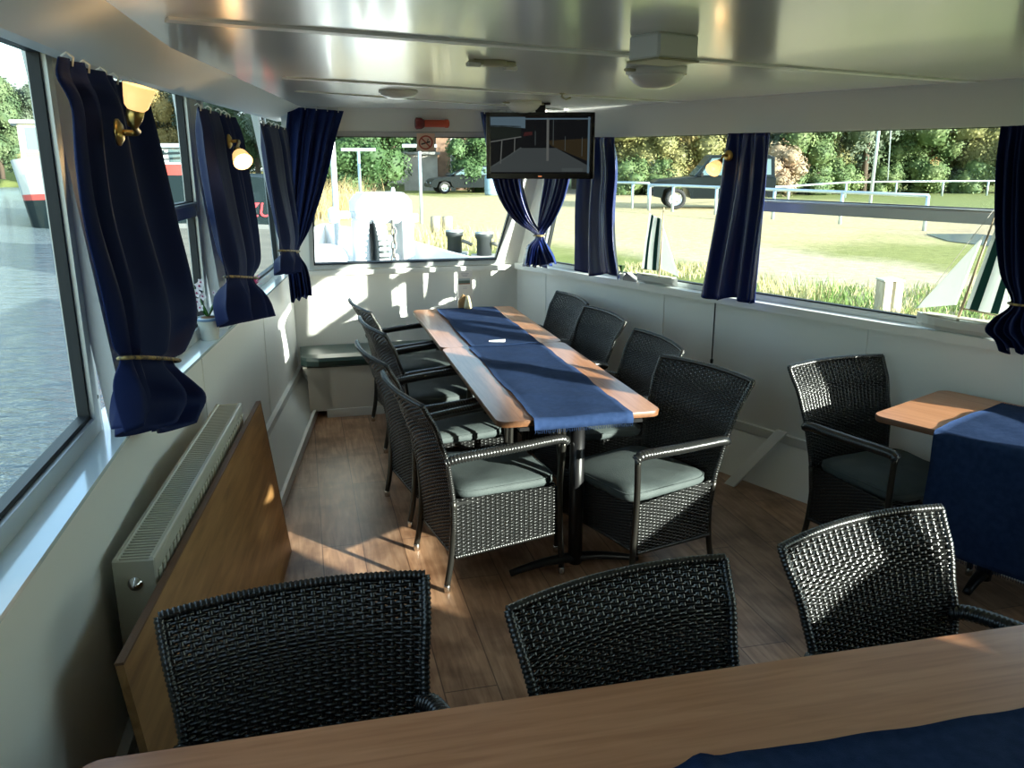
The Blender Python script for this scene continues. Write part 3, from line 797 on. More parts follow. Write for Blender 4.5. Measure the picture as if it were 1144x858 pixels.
# local: +x along, +y = left-hand of rd -> toward wall
yw = 1 if Vector((-rd.y, rd.x, 0)).dot(rn) < 0 else -1
m_ = MB()
for y in (-1, 1): m_.box((RL/2, y*(rdep/2-.006)*yw, .55), (RL-.004, .012, .48), bev=.004)
for k in range(int(RL/.04)): m_.box((.03+k*.04, -yw*(rdep/2+.002), .55), (.022, .006, .42), bev=.002)
m_.box((RL/2, 0, .55), (RL-.02, rdep-.03, .44), mi=1); m_.build('panel', [M_rad, M_radg], t)
m_ = MB(); m_.box((RL/2, 0, .792), (RL, rdep-.02, .006), mi=1)
for k in range(int(RL/.017)): m_.box((.012+k*.017, 0, .798), (.008, rdep-.03, .006))
for y in (-1, 1): m_.box((RL/2, y*(rdep/2-.008), .794), (RL, .016, .02), bev=.004)
m_.build('top_grille', [M_rad, M_radg], t)
for x in (.0, RL):
    m_ = MB(); m_.box((x, 0, .555), (.008, rdep, .49), bev=.003); m_.build('end_panel', M_rad, t)
m_ = MB(); Mx = Matrix.Rotation(-math.pi/2, 4, 'Y')
m_.lathe([(.019, 0), (.019, .004), (.014, .005), (.014, .013), (.006, .014), (.006, .018)], (-.004, -.0, .735), 14, 0, Mx); m_.build('bleed_plug', M_chrome, t)
for x in (.15, RL-.15):
    m_ = MB(); m_.box((x, yw*(rdep/2+.012), .55), (.03, .03, .30)); m_.build('wall_bracket', M_rad, t)

# board leaning on the radiator
bt0, bt1 = at_z(113, 745, .74)+rn*.046, at_z(275, 450, .74)+rn*.062
bd = U(bt0, bt1); bn = Vector((bd.y, -bd.x, 0)); bn = bn if bn.x > 0 else -bn
lean = .085
c0, c1 = bt0+bn*lean, bt1+bn*lean; c0.z = c1.z = .0
t = thing('leaning_board', 'brown wooden board leaning against the cream radiator', 'board', (c0.x, c0.y, 0), math.atan2(bd.y, bd.x))
up = ((bt0-c0).normalized()); pn = bd.cross(up).normalized(); pn = pn if pn.x > 0 else -pn
m_ = MB(); m_.prism([c0, c1, bt1, bt0], -pn*.018); m_.build('panel', M_board, t, world=True)
m_ = MB(); m_.prism([bt0+pn*.001, bt1+pn*.001, bt1+up*.006+pn*.001, bt0+up*.006+pn*.001], -pn*.02)
m_.prism([c1+pn*.001, bt1+pn*.001+up*.006, bt1+bd*.006+pn*.001+up*.006, c1+bd*.006+pn*.001], -pn*.02); m_.build('edge_band', M_boardedge, t, world=True)
# loose bent floor strip next to the board
e0 = at_z(300, 603, 0); m_ = MB()
vs = []; 
for k in range(9):
    f = k/8; x = f*.115; zz = .004+.035*(1-f)**2
    vs += [e0+Vector((x, -.10*f, zz)), e0+Vector((x-.02, .05-.08*f, zz))]
m_.add([v for v in vs]+[v-Z*.003 for v in vs], [[2*i, 2*i+2, 2*i+3, 2*i+1] for i in range(8)]+[[18+2*i, 18+2*i+1, 18+2*i+3, 18+2*i+2] for i in range(8)]+[[2*i, 18+2*i, 18+2*i+2, 2*i+2] for i in range(8)]+[[2*i+1, 2*i+3, 18+2*i+3, 18+2*i+1] for i in range(8)], 0, True)
o = m_.build('floor_strip', mat('grey_strip', (.42, .40, .36), .5)); tag(o, 'bent grey strip on the floor at the end of the leaning board', 'strip')
# timber brace on the starboard wall
s0 = at_z(817, 541, 0); s1 = rw(rr(880, 467), .31, .03)
m_ = MB(); d = (s1-s0); k = dRW*.035
m_.prism([s0-k, s0+k, s1+k, s1-k], nRW*.022); o = m_.build('timber_brace', M_trim)
tag(o, 'white timber batten leaning diagonally from floor to right wall ledge', 'batten')

# ------------------------------------------------------------------ curtains
def curtain(label, plane, Ls, Rs, folds, tie=None, amp=.030, hooks=True, seed=1, group='navy curtains', sat=False):
    p0, n = plane; rnd = random.Random(seed); ph = rnd.uniform(0, 6)
    Lp = [at_plane(x, y, p0, n) for x, y in Ls]; Rp = [at_plane(x, y, p0, n) for x, y in Rs]
    K = len(Ls)-1
    root = thing('curtain', label, 'curtain', tuple((Lp[-1]+Rp[-1])/2), 0, group)
    NU, NV = 64, 44
    wmax = max((a-b).length for a, b in zip(Lp, Rp))
    def P(u, v, o=0):
        a, b = crom(Lp, v), crom(Rp, v); wd = (b-a).length
        A = amp*min(1.15, .45+.75*wd/wmax)*(0.35+.65*min(1, v*6+.2))
        uu = u+.012*math.sin(7*v+ph)+.02*math.sin(2*math.pi*u*2+ph)*v
        uu += .035*math.sin(2*math.pi*uu+ph)+.02*math.sin(2*math.pi*2.3*uu+2*ph)
        off = A*(.62*math.sin(2*math.pi*folds*uu+ph*.3)+.38*math.sin(2*math.pi*folds*.57*uu+ph+1.2*v)+.22*math.sin(2*math.pi*folds*1.6*uu+2*ph))
        if tie is not None:
            dt = (v-tie)/.07; off *= (1-.55*math.exp(-dt*dt))*(1+.9*max(0, min(1, (v-tie)/.15)))
            off += .03*math.sin(math.pi*u)*math.exp(-((v-tie)/.22)**2)
        z = 0
        if v > .9: z = (v-.9)*10*(.012*math.sin(2*math.pi*folds*uu*.5+ph)+(.25*off if tie is not None else 0))
        return a.lerp(b, u)+n*(off+o)+Z*z
    c = MB(); c.grid(lambda u, v: P(u, v), NU, NV); c.grid(lambda u, v: P(1-u, v, -.004), NU, NV)
    N1 = (NU+1)*(NV+1)
    for j in range(NV):
        for i in (0, NU):
            c.f.append([j*(NU+1)+i, (j+1)*(NU+1)+i, N1+(j+1)*(NU+1)+NU-i, N1+j*(NU+1)+NU-i]); c.m.append(0); c.sm.append(True)
    for i in range(NU):
        for j in (0, NV):
            c.f.append([j*(NU+1)+i, j*(NU+1)+i+1, N1+j*(NU+1)+NU-i-1, N1+j*(NU+1)+NU-i]); c.m.append(0); c.sm.append(True)
    c.build('cloth', M_curts if sat else M_curt, root, world=True)
    for k in range(5 if hooks else 0):
        h = MB(); q = P((k+.5)/5, .0)
        h.tube([q+n*.008-Z*.012, q+n*.012+Z*.006, q+Z*.016, q-n*.012+Z*.008], .003, 6)
        h.build('hook', M_white, root, world=True)
    if tie is not None:
        r = MB(); a, b = crom(Lp, tie), crom(Rp, tie); d = (b-a)
        pts = [(a+b)/2+d*.54*math.cos(2*math.pi*k/32)+n*(.012+(amp*.75+.022)*math.sin(2*math.pi*k/32)) for k in range(32)]
        r.tube(pts, .0055, 6, closed=True); r.build('tie_back', M_rope, root, world=True)
    return root
pLA = (LB+nLA*.085, nLA); pLF = (LB+nLF*.085, nLF); pF = (LC+nF*(RAKE+.06), nF); pRW = (RC+nRW*.125, nRW)
curtain('large navy curtain tied in by a cord on the left beside the big window', (LB+nLA*.10, nLA),
        [(68,63),(66,86),(80,120),(84,180),(93,250),(113,324),(129,385),(137,400),(133,425),(133,455),(135,480)],
        [(152,97),(157,112),(163,135),(176,190),(189,250),(209,345),(197,390),(187,404),(196,428),(205,448),(198,478)], 5, .70, .040, seed=2)
curtain('navy curtain tied by a cord behind the potted orchid', pLF,
        [(219,119),(221,140),(224,170),(229,205),(235,240),(243,280),(252,309),(250,325),(250,343),(254,361)],
        [(261,131),(266,150),(271,180),(278,220),(284,262),(286,292),(281,311),(287,326),(294,340),(299,353)], 5, .667, .030, seed=3)
curtain('narrow navy curtain at the forward end of the left wall', (LB+nLF*.16, nLF),
        [(289,137),(293,165),(298,200),(303,230),(308,258),(312,280),(311,292),(312,304)],
        [(319,143),(323,170),(327,205),(331,235),(332,260),(329,281),(331,292),(332,304)], 4, .714, .024, seed=4)
curtain('navy curtain gathered in the front left corner beside the front window', pF,
        [(322,119),(319,150),(318,190),(319,225),(322,258),(326,282),(322,298),(323,317),(325,337)],
        [(384,124),(375,155),(367,190),(357,225),(345,258),(334,281),(343,298),(347,315),(349,331)], 6, .625, .028, seed=5)
curtain('navy curtain drawn to the front right corner, left one of the pair under the television', pF,
        [(537,125),(543,160),(551,203),(561,228),(576,248),(598,263),(590,275),(587,286),(585,296)],
        [(577,127),(581,160),(584,201),(589,225),(596,246),(606,263),(604,276),(604,287),(604,299)], 6, .625, .024, seed=6, sat=True)
curtain('navy curtain drawn to the front right corner, right one of the pair under the television', (RC+nRW*.12, nRW),
        [(612,150),(611,180),(609,203),(605,226),(602,247),(600,263),(602,276),(603,287),(604,298)],
        [(646,150),(641,180),(637,201),(630,226),(620,247),(608,263),(614,276),(619,285),(622,293)], 5, .625, .022, seed=7, sat=True)
curtain('straight navy satin curtain just right of the television', pRW,
        [(650,153),(648,190),(645,230),(644,270),(643,304)],
        [(687,153),(690,190),(687,235),(689,275),(695,310)], 3, None, .030, seed=8, sat=True, hooks=False)
curtain('straight navy satin curtain between the two big right windows', pRW,
        [(814,149),(807,198),(800,245),(792,290),(783,332)],
        [(862,148),(859,198),(855,245),(851,290),(846,338)], 3, None, .032, seed=9, sat=True, hooks=False)
curtain('navy curtain tied back at the right edge of the picture', pRW,
        [(1119,141),(1114,180),(1112,235),(1114,275),(1119,308),(1130,338),(1112,355),(1103,368),(1113,379),(1117,391)],
        [(1172,139),(1168,180),(1166,235),(1165,275),(1164,310),(1160,341),(1166,358),(1172,372),(1176,386),(1180,397)], 6, .555, .032, seed=10, hooks=False)
# pull cord below the satin curtain
cp = at_plane(799.5, 334, RC+nRW*.04, nRW); m_ = MB()
pts = [cp-Z*(.36*k/20) for k in range(21)]; rope(m_, pts, .0045, .012, 6)
m_.lathe([(.002, 0), (.010, -.01), (.009, -.03), (.002, -.035)], cp-Z*.36, 8)
o = m_.build('pull_cord', M_black); tag(o, 'dark twisted cord hanging below the satin curtain on the right wall', 'cord')

# ------------------------------------------------------------------ television
tvc = at_d(603.5, 163, 5.25); TW, THh = .655, .388
t = thing('television', 'flat black television hung in the front right corner showing a deck view', 'television', tuple(tvc), math.radians(-2))
m_ = MB(); m_.box((0, .025, 0), (TW, .045, THh), bev=.008); m_.box((0, .055, -.02), (TW*.6, .03, THh*.6), bev=.01); m_.build('casing', M_tv, t)
fw = .026
m_ = MB()
for s in (-1, 1):
    m_.box((s*(TW/2-fw/2), 0, 0), (fw, .012, THh), bev=.003)
    m_.box((0, 0, s*(THh/2-fw/2)-(0 if s > 0 else -.004)), (TW, .012, fw+(0 if s > 0 else .008)), bev=.003)
m_.build('bezel', M_tv, t)
S = lambda x, z, k=0: Vector((lerp(-TW/2+fw, TW/2-fw, x), .002-.0006*k, lerp(-THh/2+fw+.008, THh/2-fw, z)))
pic = MB()
def poly(pts, mi, k): pic.add([S(x, z, k) for x, z in pts], [list(range(len(pts)))], mi)
poly([(0,0),(1,0),(1,1),(0,1)], 0, 0)
poly([(0,.98),(0,.82),(.12,.83),(.35,.80),(.35,1),(0,1)], 5, 1)
poly([(.0,.60),(.30,.64),(.31,.84),(.0,.86)], 1, 1)
poly([(.55,.58),(1,.62),(1,.20),(.62,.48)], 2, 1)
poly([(0,.02),(1,.02),(1,.12),(.66,.45),(.30,.45),(0,.12)], 3, 2)
poly([(.33,.66),(.42,.68),(.42,.74),(.34,.73)], 6, 2)
def bar(a, b, wd, mi=4, k=3):
    a, b = Vector(a), Vector(b); d = (b-a).normalized(); nn = Vector((-d.y, d.x))*wd/2; nn.y *= 1.7
    poly([tuple(a-nn), tuple(b-nn), tuple(b+nn), tuple(a+nn)], mi, k)
bar((.575,.22),(.575,.98),.024); bar((0,.56),(.31,.65),.012); bar((.10,.17),(.115,.58),.011); bar((.24,.38),(.245,.63),.010)
bar((.02,.12),(.31,.46),.012, 7); bar((.75,.40),(.75,.66),.006, 7); bar((.92,.30),(.92,.64),.006, 7); bar((.45,.5),(.45,.75),.006, 7); bar((.63,.5),(.63,.95),.006, 7)
bar((0,.965),(1,.965),.014, 5); bar((.985,0),(.985,1),.02, 5)
poly([(.72,.03),(.93,.03),(.93,.09),(.72,.09)], 7, 4)
PC = [(.010,.011,.013),(.018,.024,.020),(.045,.034,.018),(.075,.088,.090),(.17,.18,.17),(.13,.20,.25),(.07,.02,.02),(.10,.12,.12)]
pm = [emis('screen_tone_%d' % i, c, .32) for i, c in enumerate(PC)]
for m2 in pm: m2.node_tree.nodes['Principled BSDF'].inputs['Roughness'].default_value = .25
pic.build('screen', pm, t)
m_ = MB(); m_.box((0, -.007, -THh/2+.015), (.022, .002, .006)); m_.build('indicator_light', emis('indicator_orange', (.6, .2, .08), .8), t)
m_ = MB(); m_.box((0, .06, THh/2-.02), (.06, .03, .22)); 
hz = CEIL-tvc.z-THh/2
m_.tube([(0, .075, .05), (0, .075, THh/2+hz)], .016, 8); m_.box((0, .075, THh/2+hz-.006), (.12, .10, .010)); m_.build('ceiling_bracket', M_black, t)

# ------------------------------------------------------------------ lamps and ceiling fittings
def ceiling_lamp(px, py, r, h, label, tabs=True):
    p = at_z(px, py, CEIL-.02); t = thing('ceiling_lamp', label, 'lamp', (p.x, p.y, CEIL), .6, 'round ceiling lamps')
    m_ = MB(); m_.lathe([(r*1.06, 0), (r*1.06, -h*.28), (r*.98, -h*.34)], n=28); m_.build('base_ring', M_white, t)
    m_ = MB(); m_.lathe([(r*.98, -h*.30), (r*.95, -h*.45), (r*.78, -h*.72), (r*.5, -h*.92), (r*.2, -h), (.001, -h*1.01)], n=28); m_.build('diffuser', M_opal, t)
    if tabs:
        for s in (-1, 1):
            m_ = MB(); m_.box((s*r*1.18, 0, -h*.2), (r*.5, .022, .010), bev=.003); m_.build('clip', M_yell, t)
ceiling_lamp(733, 82, .105, .075, 'round opal ceiling lamp with side clips below the ceiling box')
ceiling_lamp(585, 117, .10, .065, 'round opal ceiling lamp directly above the television')
ceiling_lamp(445, 106, .09, .04, 'shallow round ceiling lamp, the leftmost of the three', False)
p = at_z(742, 40, CEIL); t = thing('ceiling_box', 'white rectangular box fixed to the ceiling behind the largest lamp', 'box', (p.x, p.y, CEIL), .6)
m_ = MB(); m_.box((0, 0, -.032), (.15, .12, .064), bev=.006); m_.build('housing', M_white, t)
m_ = MB(); m_.box((0, -.0, -.0665), (.155, .125, .006), bev=.002); m_.build('cover', M_yell, t)
p = at_z(550, 68, CEIL); t = thing('ceiling_bracket', 'yellowed empty lamp bracket on the ceiling above the long table', 'bracket', (p.x, p.y, CEIL), .55)
m_ = MB(); m_.box((0, 0, -.008), (.17, .045, .016), bev=.004); m_.lathe([(.05, 0), (.05, -.012), (.03, -.018)], n=16); m_.build('plate', M_yell, t)
for s in (-1, 1):
    m_ = MB(); m_.box((s*.085, s*.02, -.018), (.05, .02, .014), bev=.003); m_.build('clip', M_white, t)
p = at_z(628, 104, CEIL); m_ = MB(); m_.tube([p, p-Z*.02, p-Z*.032+Vector((.02, 0, 0)), p-Z*.022+Vector((.045, 0, 0))], .005, 6); m_.lathe([(.014, 0), (.012, -.006)], p, 10)
o = m_.build('ceiling_hook', M_yell); tag(o, 'small hook in the ceiling above the right end of the television', 'hook')

def wall_lamp(base, n, tip, r, L, label, hot=False, down=False, shade_dir=None):
    t = thing('wall_lamp', label, 'lamp', tuple(base), 0, 'small brass wall lamps')
    nn = Vector(n); m_ = MB(); m_.lathe([(.03, 0), (.03, .006), (.018, .014)], base, 16, 0, nn.to_track_quat('Z', 'Y').to_matrix().to_4x4()); m_.build('wall_plate', M_brass, t, world=True)
    d = Vector(shade_dir).normalized(); m_ = MB()
    pts = [base+nn*.01, base+nn*.045, tip-d*.025, tip]
    m_.tube([crom(pts, k/10) for k in range(11)], .007, 8); m_.lathe([(.010, -.03), (.017, -.012), (.019, .006), (.014, .012)], tip, 14, 0, d.to_track_quat('Z', 'Y').to_matrix().to_4x4()); m_.build('arm', M_brass, t, world=True)
    Mq = d.to_track_quat('Z', 'Y').to_matrix().to_4x4()
    m_ = MB(); m_.lathe([(.016, .006), (r*.72, L*.25), (r*.86, L*.55), (r, L), (r*.94, L), (r*.80, L*.55), (r*.62, L*.25), (.012, .010)], tip, 20, 0, Mq); sh = m_.build('glass_shade', M_shade, t, world=True)
    m_ = MB(); m_.lathe([(.008, .01), (.022, L*.45), (.026, L*.65), (.018, L*.86), (.001, L*.93)], tip, 14, 0, Mq); m_.build('bulb', M_shadehot if hot else M_shade, t, world=True)
    ld = bpy.data.lights.new('wall_lamp_bulb', 'POINT'); ld.energy = .8 if hot else .2; ld.color = (1, .66, .32); ld.shadow_soft_size = .03
    lo = bpy.data.objects.new('bulb_light', ld); COL.objects.link(lo); lo.parent = t; lo.location = tip+d*(L+.03)-base
b1 = at_plane(146, 148, LB+nLA*.19, nLA); wall_lamp(b1-nLA*.03, nLA, at_plane(151, 127, LB+nLA*.22, nLA), .034, .060, 'brass wall lamp with glowing upturned glass shade on the large left curtain', shade_dir=(.30, -.05, 1))
b2 = at_plane(263, 158, LB+nLF*.15, nLF); wall_lamp(b2-nLF*.03, nLF, at_plane(266, 170, LB+nLF*.19, nLF), .040, .065, 'brass wall lamp lit bright, shade turned down, left of the front corner', hot=True, shade_dir=(.45, -.62, -.55))
b3 = at_plane(810, 174, RC+nRW*.17, nRW); wall_lamp(b3-nRW*.03, nRW, at_plane(803, 182, RC+nRW*.22, nRW), .042, .068, 'brass wall lamp with downturned shade on the right satin curtain', shade_dir=(-.55, -.55, -.5))

# ------------------------------------------------------------------ front wall details
def on_front(px, py, off): return fplane(px, py, off)
c = on_front(482, 138, .03); t = thing('emergency_torch', 'red torch clipped to the wall above the front window', 'torch', tuple(c))
Mq = dF.to_track_quat('Z', 'Y').to_matrix().to_4x4()
m_ = MB(); m_.lathe([(.020, -.05), (.024, -.045), (.024, .09), (.028, .095), (.028, .115), (.018, .122)], c, 16, 0, Mq); m_.build('handle', M_red, t, world=True)
m_ = MB(); m_.lathe([(.026, -.05), (.037, -.07), (.039, -.105), (.030, -.112), (.001, -.110)], c, 16, 0, Mq); m_.build('head', M_dkred, t, world=True)
m_ = MB(); m_.box(c-nF*.02, (.05, .03, .03), math.atan2(dF.y, dF.x)); m_.build('clip', M_black, t, world=True)
upF = (fpt(0, CEIL)-fpt(0, SILL)).normalized()
c = on_front(475.5, 159, .03); t = thing('no_smoking_sign', 'square pale no smoking sign on the front window glass', 'sign', tuple(c))
def fq4(c, w_, h_, o): return [c-dF*w_/2-upF*h_/2+nFr*o, c+dF*w_/2-upF*h_/2+nFr*o, c+dF*w_/2+upF*h_/2+nFr*o, c-dF*w_/2+upF*h_/2+nFr*o]
m_ = MB(); m_.prism(fq4(c, .125, .125, 0), nFr*.003); m_.build('plate', mat('sign_peach', (.80, .58, .45), .5), t, world=True)
m_ = MB(); rg = [c+nFr*.004+dF*.045*math.cos(a)+upF*.045*math.sin(a) for a in [2*math.pi*k/32 for k in range(32)]]; m_.tube(rg, .0055, 6, closed=True, flat=1)
m_.tube([c+nFr*.004+dF*.032-upF*.032, c+nFr*.004-dF*.032+upF*.032], .005, 6); m_.build('red_ring_and_bar', mat('sign_red', (.50, .09, .05), .5), t, world=True)
m_ = MB(); m_.tube([c+nFr*.0035-dF*.03-upF*.012, c+nFr*.0035+dF*.03+upF*.006], .005, 6); m_.tube([c+nFr*.0035+dF*.012+upF*.004, c+nFr*.0035+dF*.016+upF*.026], .003, 6); m_.build('cigarette', mat('sign_black', (.05, .04, .04), .5), t, world=True)

# ------------------------------------------------------------------ things on the sills
def sailing_ship(r, z, scale, label, tilt, flip=1):
    t = thing('model_ship', label, 'model ship', tuple(rw(r, z, .02)), math.atan2(dRW.y, dRW.x)+(math.pi if flip is True else 0), 'model sailing ships on the right sill')
    k = scale
    m_ = MB(); L = .36*k; secs = []
    for i in range(13):
        f = -1+i/6; hw = .042*k*max(.02, (1-abs(f)**2.6)); x = f*L/2; sheer = .012*k*f*f
        secs.append([(x, -hw, .052*k+sheer), (x, -hw*.9, .025*k), (x, -hw*.35, .004*k+.004*k*f*f), (x, hw*.35, .004*k+.004*k*f*f), (x, hw*.9, .025*k), (x, hw, .052*k+sheer)])
    vs = [p for s_ in secs for p in s_]
    fs = [[i*6+j, (i+1)*6+j, (i+1)*6+j+1, i*6+j+1] for i in range(12) for j in range(5)]
    fs += [[i*6, i*6+5, (i+1)*6+5, (i+1)*6] for i in range(12)]
    m_.add(vs, fs, 0, False)
    m_.box((0, 0, .002), (L*.5, .05*k, .004)); m_.build('hull', mat('ship_hull_%s' % label[:5], (.62, .66, .64), .45), t)
    m_ = MB(); m_.box((0, 0, .062*k), (L*.82, .05*k, .006), bev=.002); m_.build('deck', mat('ship_deck', (.75, .70, .55), .6), t)
    mx_ = -.02*k
    m_ = MB(); m_.tube([(mx_, 0, .05*k), (mx_+tilt*.45*k, 0, .50*k)], [.006*k, .003*k], 8); m_.tube([(mx_, 0, .10*k), (mx_+.15*k, 0, .09*k)], .003*k, 6); m_.build('mast', mat('ship_mast_wood', (.50, .40, .26), .5), t)
    sail = MB(); NS = 5
    def SP(u, v): 
        x0 = mx_+.012*k+tilt*.45*k*(.1+.78*v); wdt = lerp(.150, .110, v)*k
        return Vector((x0+u*wdt, .016*k*math.sin(math.pi*u)*math.sin(math.pi*(.2+.7*v)), (.095+.33*v+.03*u*v)*k))
    for i in range(10):
        mi = (0, 1, 1, 0, 0, 0, 1, 1, 0, 0)[i]
        sail.grid(lambda u, v, i=i: SP((i+u)/10, v), 2, 8, mi); sail.grid(lambda u, v, i=i: SP((i+1-u)/10, v)+Vector((0, .002, 0)), 2, 8, mi)
    sail.build('striped_sail', [M_sailw, M_sailg], t)
    j = MB()
    for off in (0, .002):
        j.add([(mx_-.012*k, off, .11*k), (-L*.52, off, .075*k), (mx_-.008*k+tilt*.3*k, off, .38*k)], [(0, 1, 2) if off == 0 else (2, 1, 0)])
    j.build('jib', M_sailw, t)
    rg = MB(); rg.tube([(-L*.52, 0, .07*k), (mx_+tilt*.42*k, 0, .49*k)], .0012, 4); rg.tube([(L*.48, 0, .07*k), (mx_+tilt*.42*k, 0, .49*k)], .0012, 4); rg.build('rigging', mat('ship_line', (.45, .42, .36), .7), t)
SZ = SILL+.014
sailing_ship(rr(736, 316), SZ, .98, 'model sailing ship on the sill left of the satin curtain', -.03, True)
sailing_ship(rr(1076, 371), SZ, 1.2, 'model sailing ship with green striped sail beside the right-edge curtain', .20)
c = rw(rr(706, 309), SZ, .015); t = thing('house_ornament', 'small grey wedge ornament on the sill beside the left model ship', 'ornament', tuple(c), math.atan2(dRW.y, dRW.x))
m_ = MB(); m_.prism([(-.05, -.02, 0), (.07, -.02, 0), (.06, -.02, .012), (-.015, -.02, .055), (-.05, -.02, .02)], (0, .04, 0)); m_.build('body', mat('ornament_grey', (.36, .35, .32), .6), t)
c = rw(rr(696, 306), SZ, .01); t = thing('small_plant', 'little green plant in a white pot by the straight satin curtain', 'plant', tuple(c))
m_ = MB(); m_.lathe([(.016, 0), (.022, .04), (.019, .04), (.015, .008)], n=14); m_.build('pot', M_white, t)
m_ = MB()
for k in range(16):
    a = k*2.4; l = .03+.02*((k*7) % 5)/5
    m_.add([(0, 0, .035), (math.cos(a)*l*.5-.008*math.sin(a), math.sin(a)*l*.5+.008*math.cos(a), .05+l), (math.cos(a)*l, math.sin(a)*l, .055+l*.9), (math.cos(a)*l*.5+.008*math.sin(a), math.sin(a)*l*.5-.008*math.cos(a), .05+l)], [(0, 1, 2, 3)])
m_.build('leaves', M_leafs['bright'], t)
# orchid
c = at_plane(233, 360, LB-nLF*.026, nLF); c.z = SILL+.012
t = thing('potted_orchid', 'white orchid in a pale pot on the left sill', 'plant', tuple(c)); t.scale = (.9, .9, 1.0)
m_ = MB(); m_.lathe([(.040, 0), (.042, .004), (.054, .085), (.057, .086), (.057, .102), (.050, .102), (.047, .088)], n=22); pt = m_.build('pot', mat('pale_ceramic', (.74, .78, .74), .3), t)
m_ = MB(); m_.lathe([(.0575, .088), (.0585, .094), (.0575, .100)], n=22); m_.build('rim_band', mat('blue_glaze', (.16, .26, .40), .3), pt)
m_ = MB(); m_.lathe([(.050, .094), (.03, .103), (.001, .105)], n=14); m_.build('soil', mat('bark_soil', (.20, .10, .05), .9), t)
def blade(m_, b, d, L, wd, curl, mi=0):
    d = Vector(d).normalized(); sd = d.cross(Z).normalized() if abs(d.z) < .95 else Vector((1, 0, 0)); vs = []
    for k in range(7):
        f = k/6; p = Vector(b)+d*L*f-Z*curl*f*f; ww = wd*math.sin(math.pi*(.12+.86*f))
        vs += [p-sd*ww, p+sd*ww]
    m_.add(vs, [[2*i, 2*i+1, 2*i+3, 2*i+2] for i in range(6)], mi, True)
m_ = MB(); blade(m_, (0, 0, .1), (-.3, -.2, 1), .16, .016, 0); blade(m_, (0, 0, .1), (-.55, .3, .9), .12, .016, .02); blade(m_, (.0, 0, .1), (.7, -.1, .8), .075, .010, -.02); blade(m_, (0, .01, .1), (.25, .3, .8), .09, .014, .02)
m_.build('leaves', mat('orchid_green', (.03, .16, .02), .4), t)
m_ = MB(); m_.tube([(0, 0, .1), (-.02, -.01, .17), (-.05, -.02, .235), (-.09, -.03, .25), (-.12, -.035, .22)], .0022, 5); m_.tube([(0, 0, .1), (.03, .01, .16), (.055, 0, .21)], .002, 5); m_.build('stem', mat('stem_green', (.10, .20, .05), .5), t)
for k, (x, y, z, s_) in enumerate(((-.05, -.03, .245, 1.1), (-.075, -.035, .215, 1.0), (-.03, -.03, .20, .9), (-.085, -.03, .175, 1), (-.06, -.035, .15, .9), (-.11, -.035, .225, .7), (.055, -.005, .212, .6), (-.035, -.03, .262, .8))):
    f = MB(); q = Vector((x*.55+.012, y, z)); R_ = .021*s_
    for j in range(5):
        a = j*2*math.pi/5+.3+k; dv = Vector((math.cos(a), -.25, math.sin(a))); sdv = Vector((-math.sin(a), 0, math.cos(a)))
        f.add([q, q+dv*R_*.6-sdv*R_*.42, q+dv*R_*1.1, q+dv*R_*.6+sdv*R_*.42], [(0, 1, 2, 3)], 0)
    f.blob(q+Vector((0, -.006, 0)), .005*s_, random.Random(k), 1, 6, 0)
    f.build('flower', [mat('petal_white', (.86, .80, .84), .5) if k == 0 else bpy.data.materials['petal_white'], mat('petal_heart', (.45, .05, .16), .5) if k == 0 else bpy.data.materials['petal_heart']], t)
c = at_plane(283.5, 332, LB-nLF*.025, nLF); c.z = SILL+.012
t = thing('pink_flower_pot', 'pink flowers in a small pot half hidden by the second left curtain', 'plant', tuple(c))
m_ = MB(); m_.lathe([(.03, 0), (.042, .07), (.038, .07), (.03, .01)], n=16); m_.build('pot', mat('terracotta', (.42, .22, .13), .7), t)
m_ = MB(); rnd = random.Random(3)
for k in range(40):
    a = rnd.uniform(0, 6.3); e = rnd.uniform(.1, 1.2); l = rnd.uniform(.05, .085)
    blade(m_, (0, 0, .08), (math.cos(a)*math.cos(e), math.sin(a)*math.cos(e), math.sin(e)), l, .009, .0)
m_.build('blossom', mat('hot_pink', (.75, .10, .28), .5), t)
c = lw('A', .05, SILL+.012) ; c = LB - dLA*.05 - nLA*.02 + Z*(SILL+.012)
m_ = MB(); m_.lathe([(.012, 0), (.03, .012), (.036, .035), (.028, .055), (.012, .066), (.001, .068)], n=18); o = m_.build('glass_ornament', mat('blue_grey_glass', (.22, .30, .34), .1, spec=.8)); o.location = c
tag(o, 'round grey glass ornament on the left sill by the tied curtain', 'ornament')

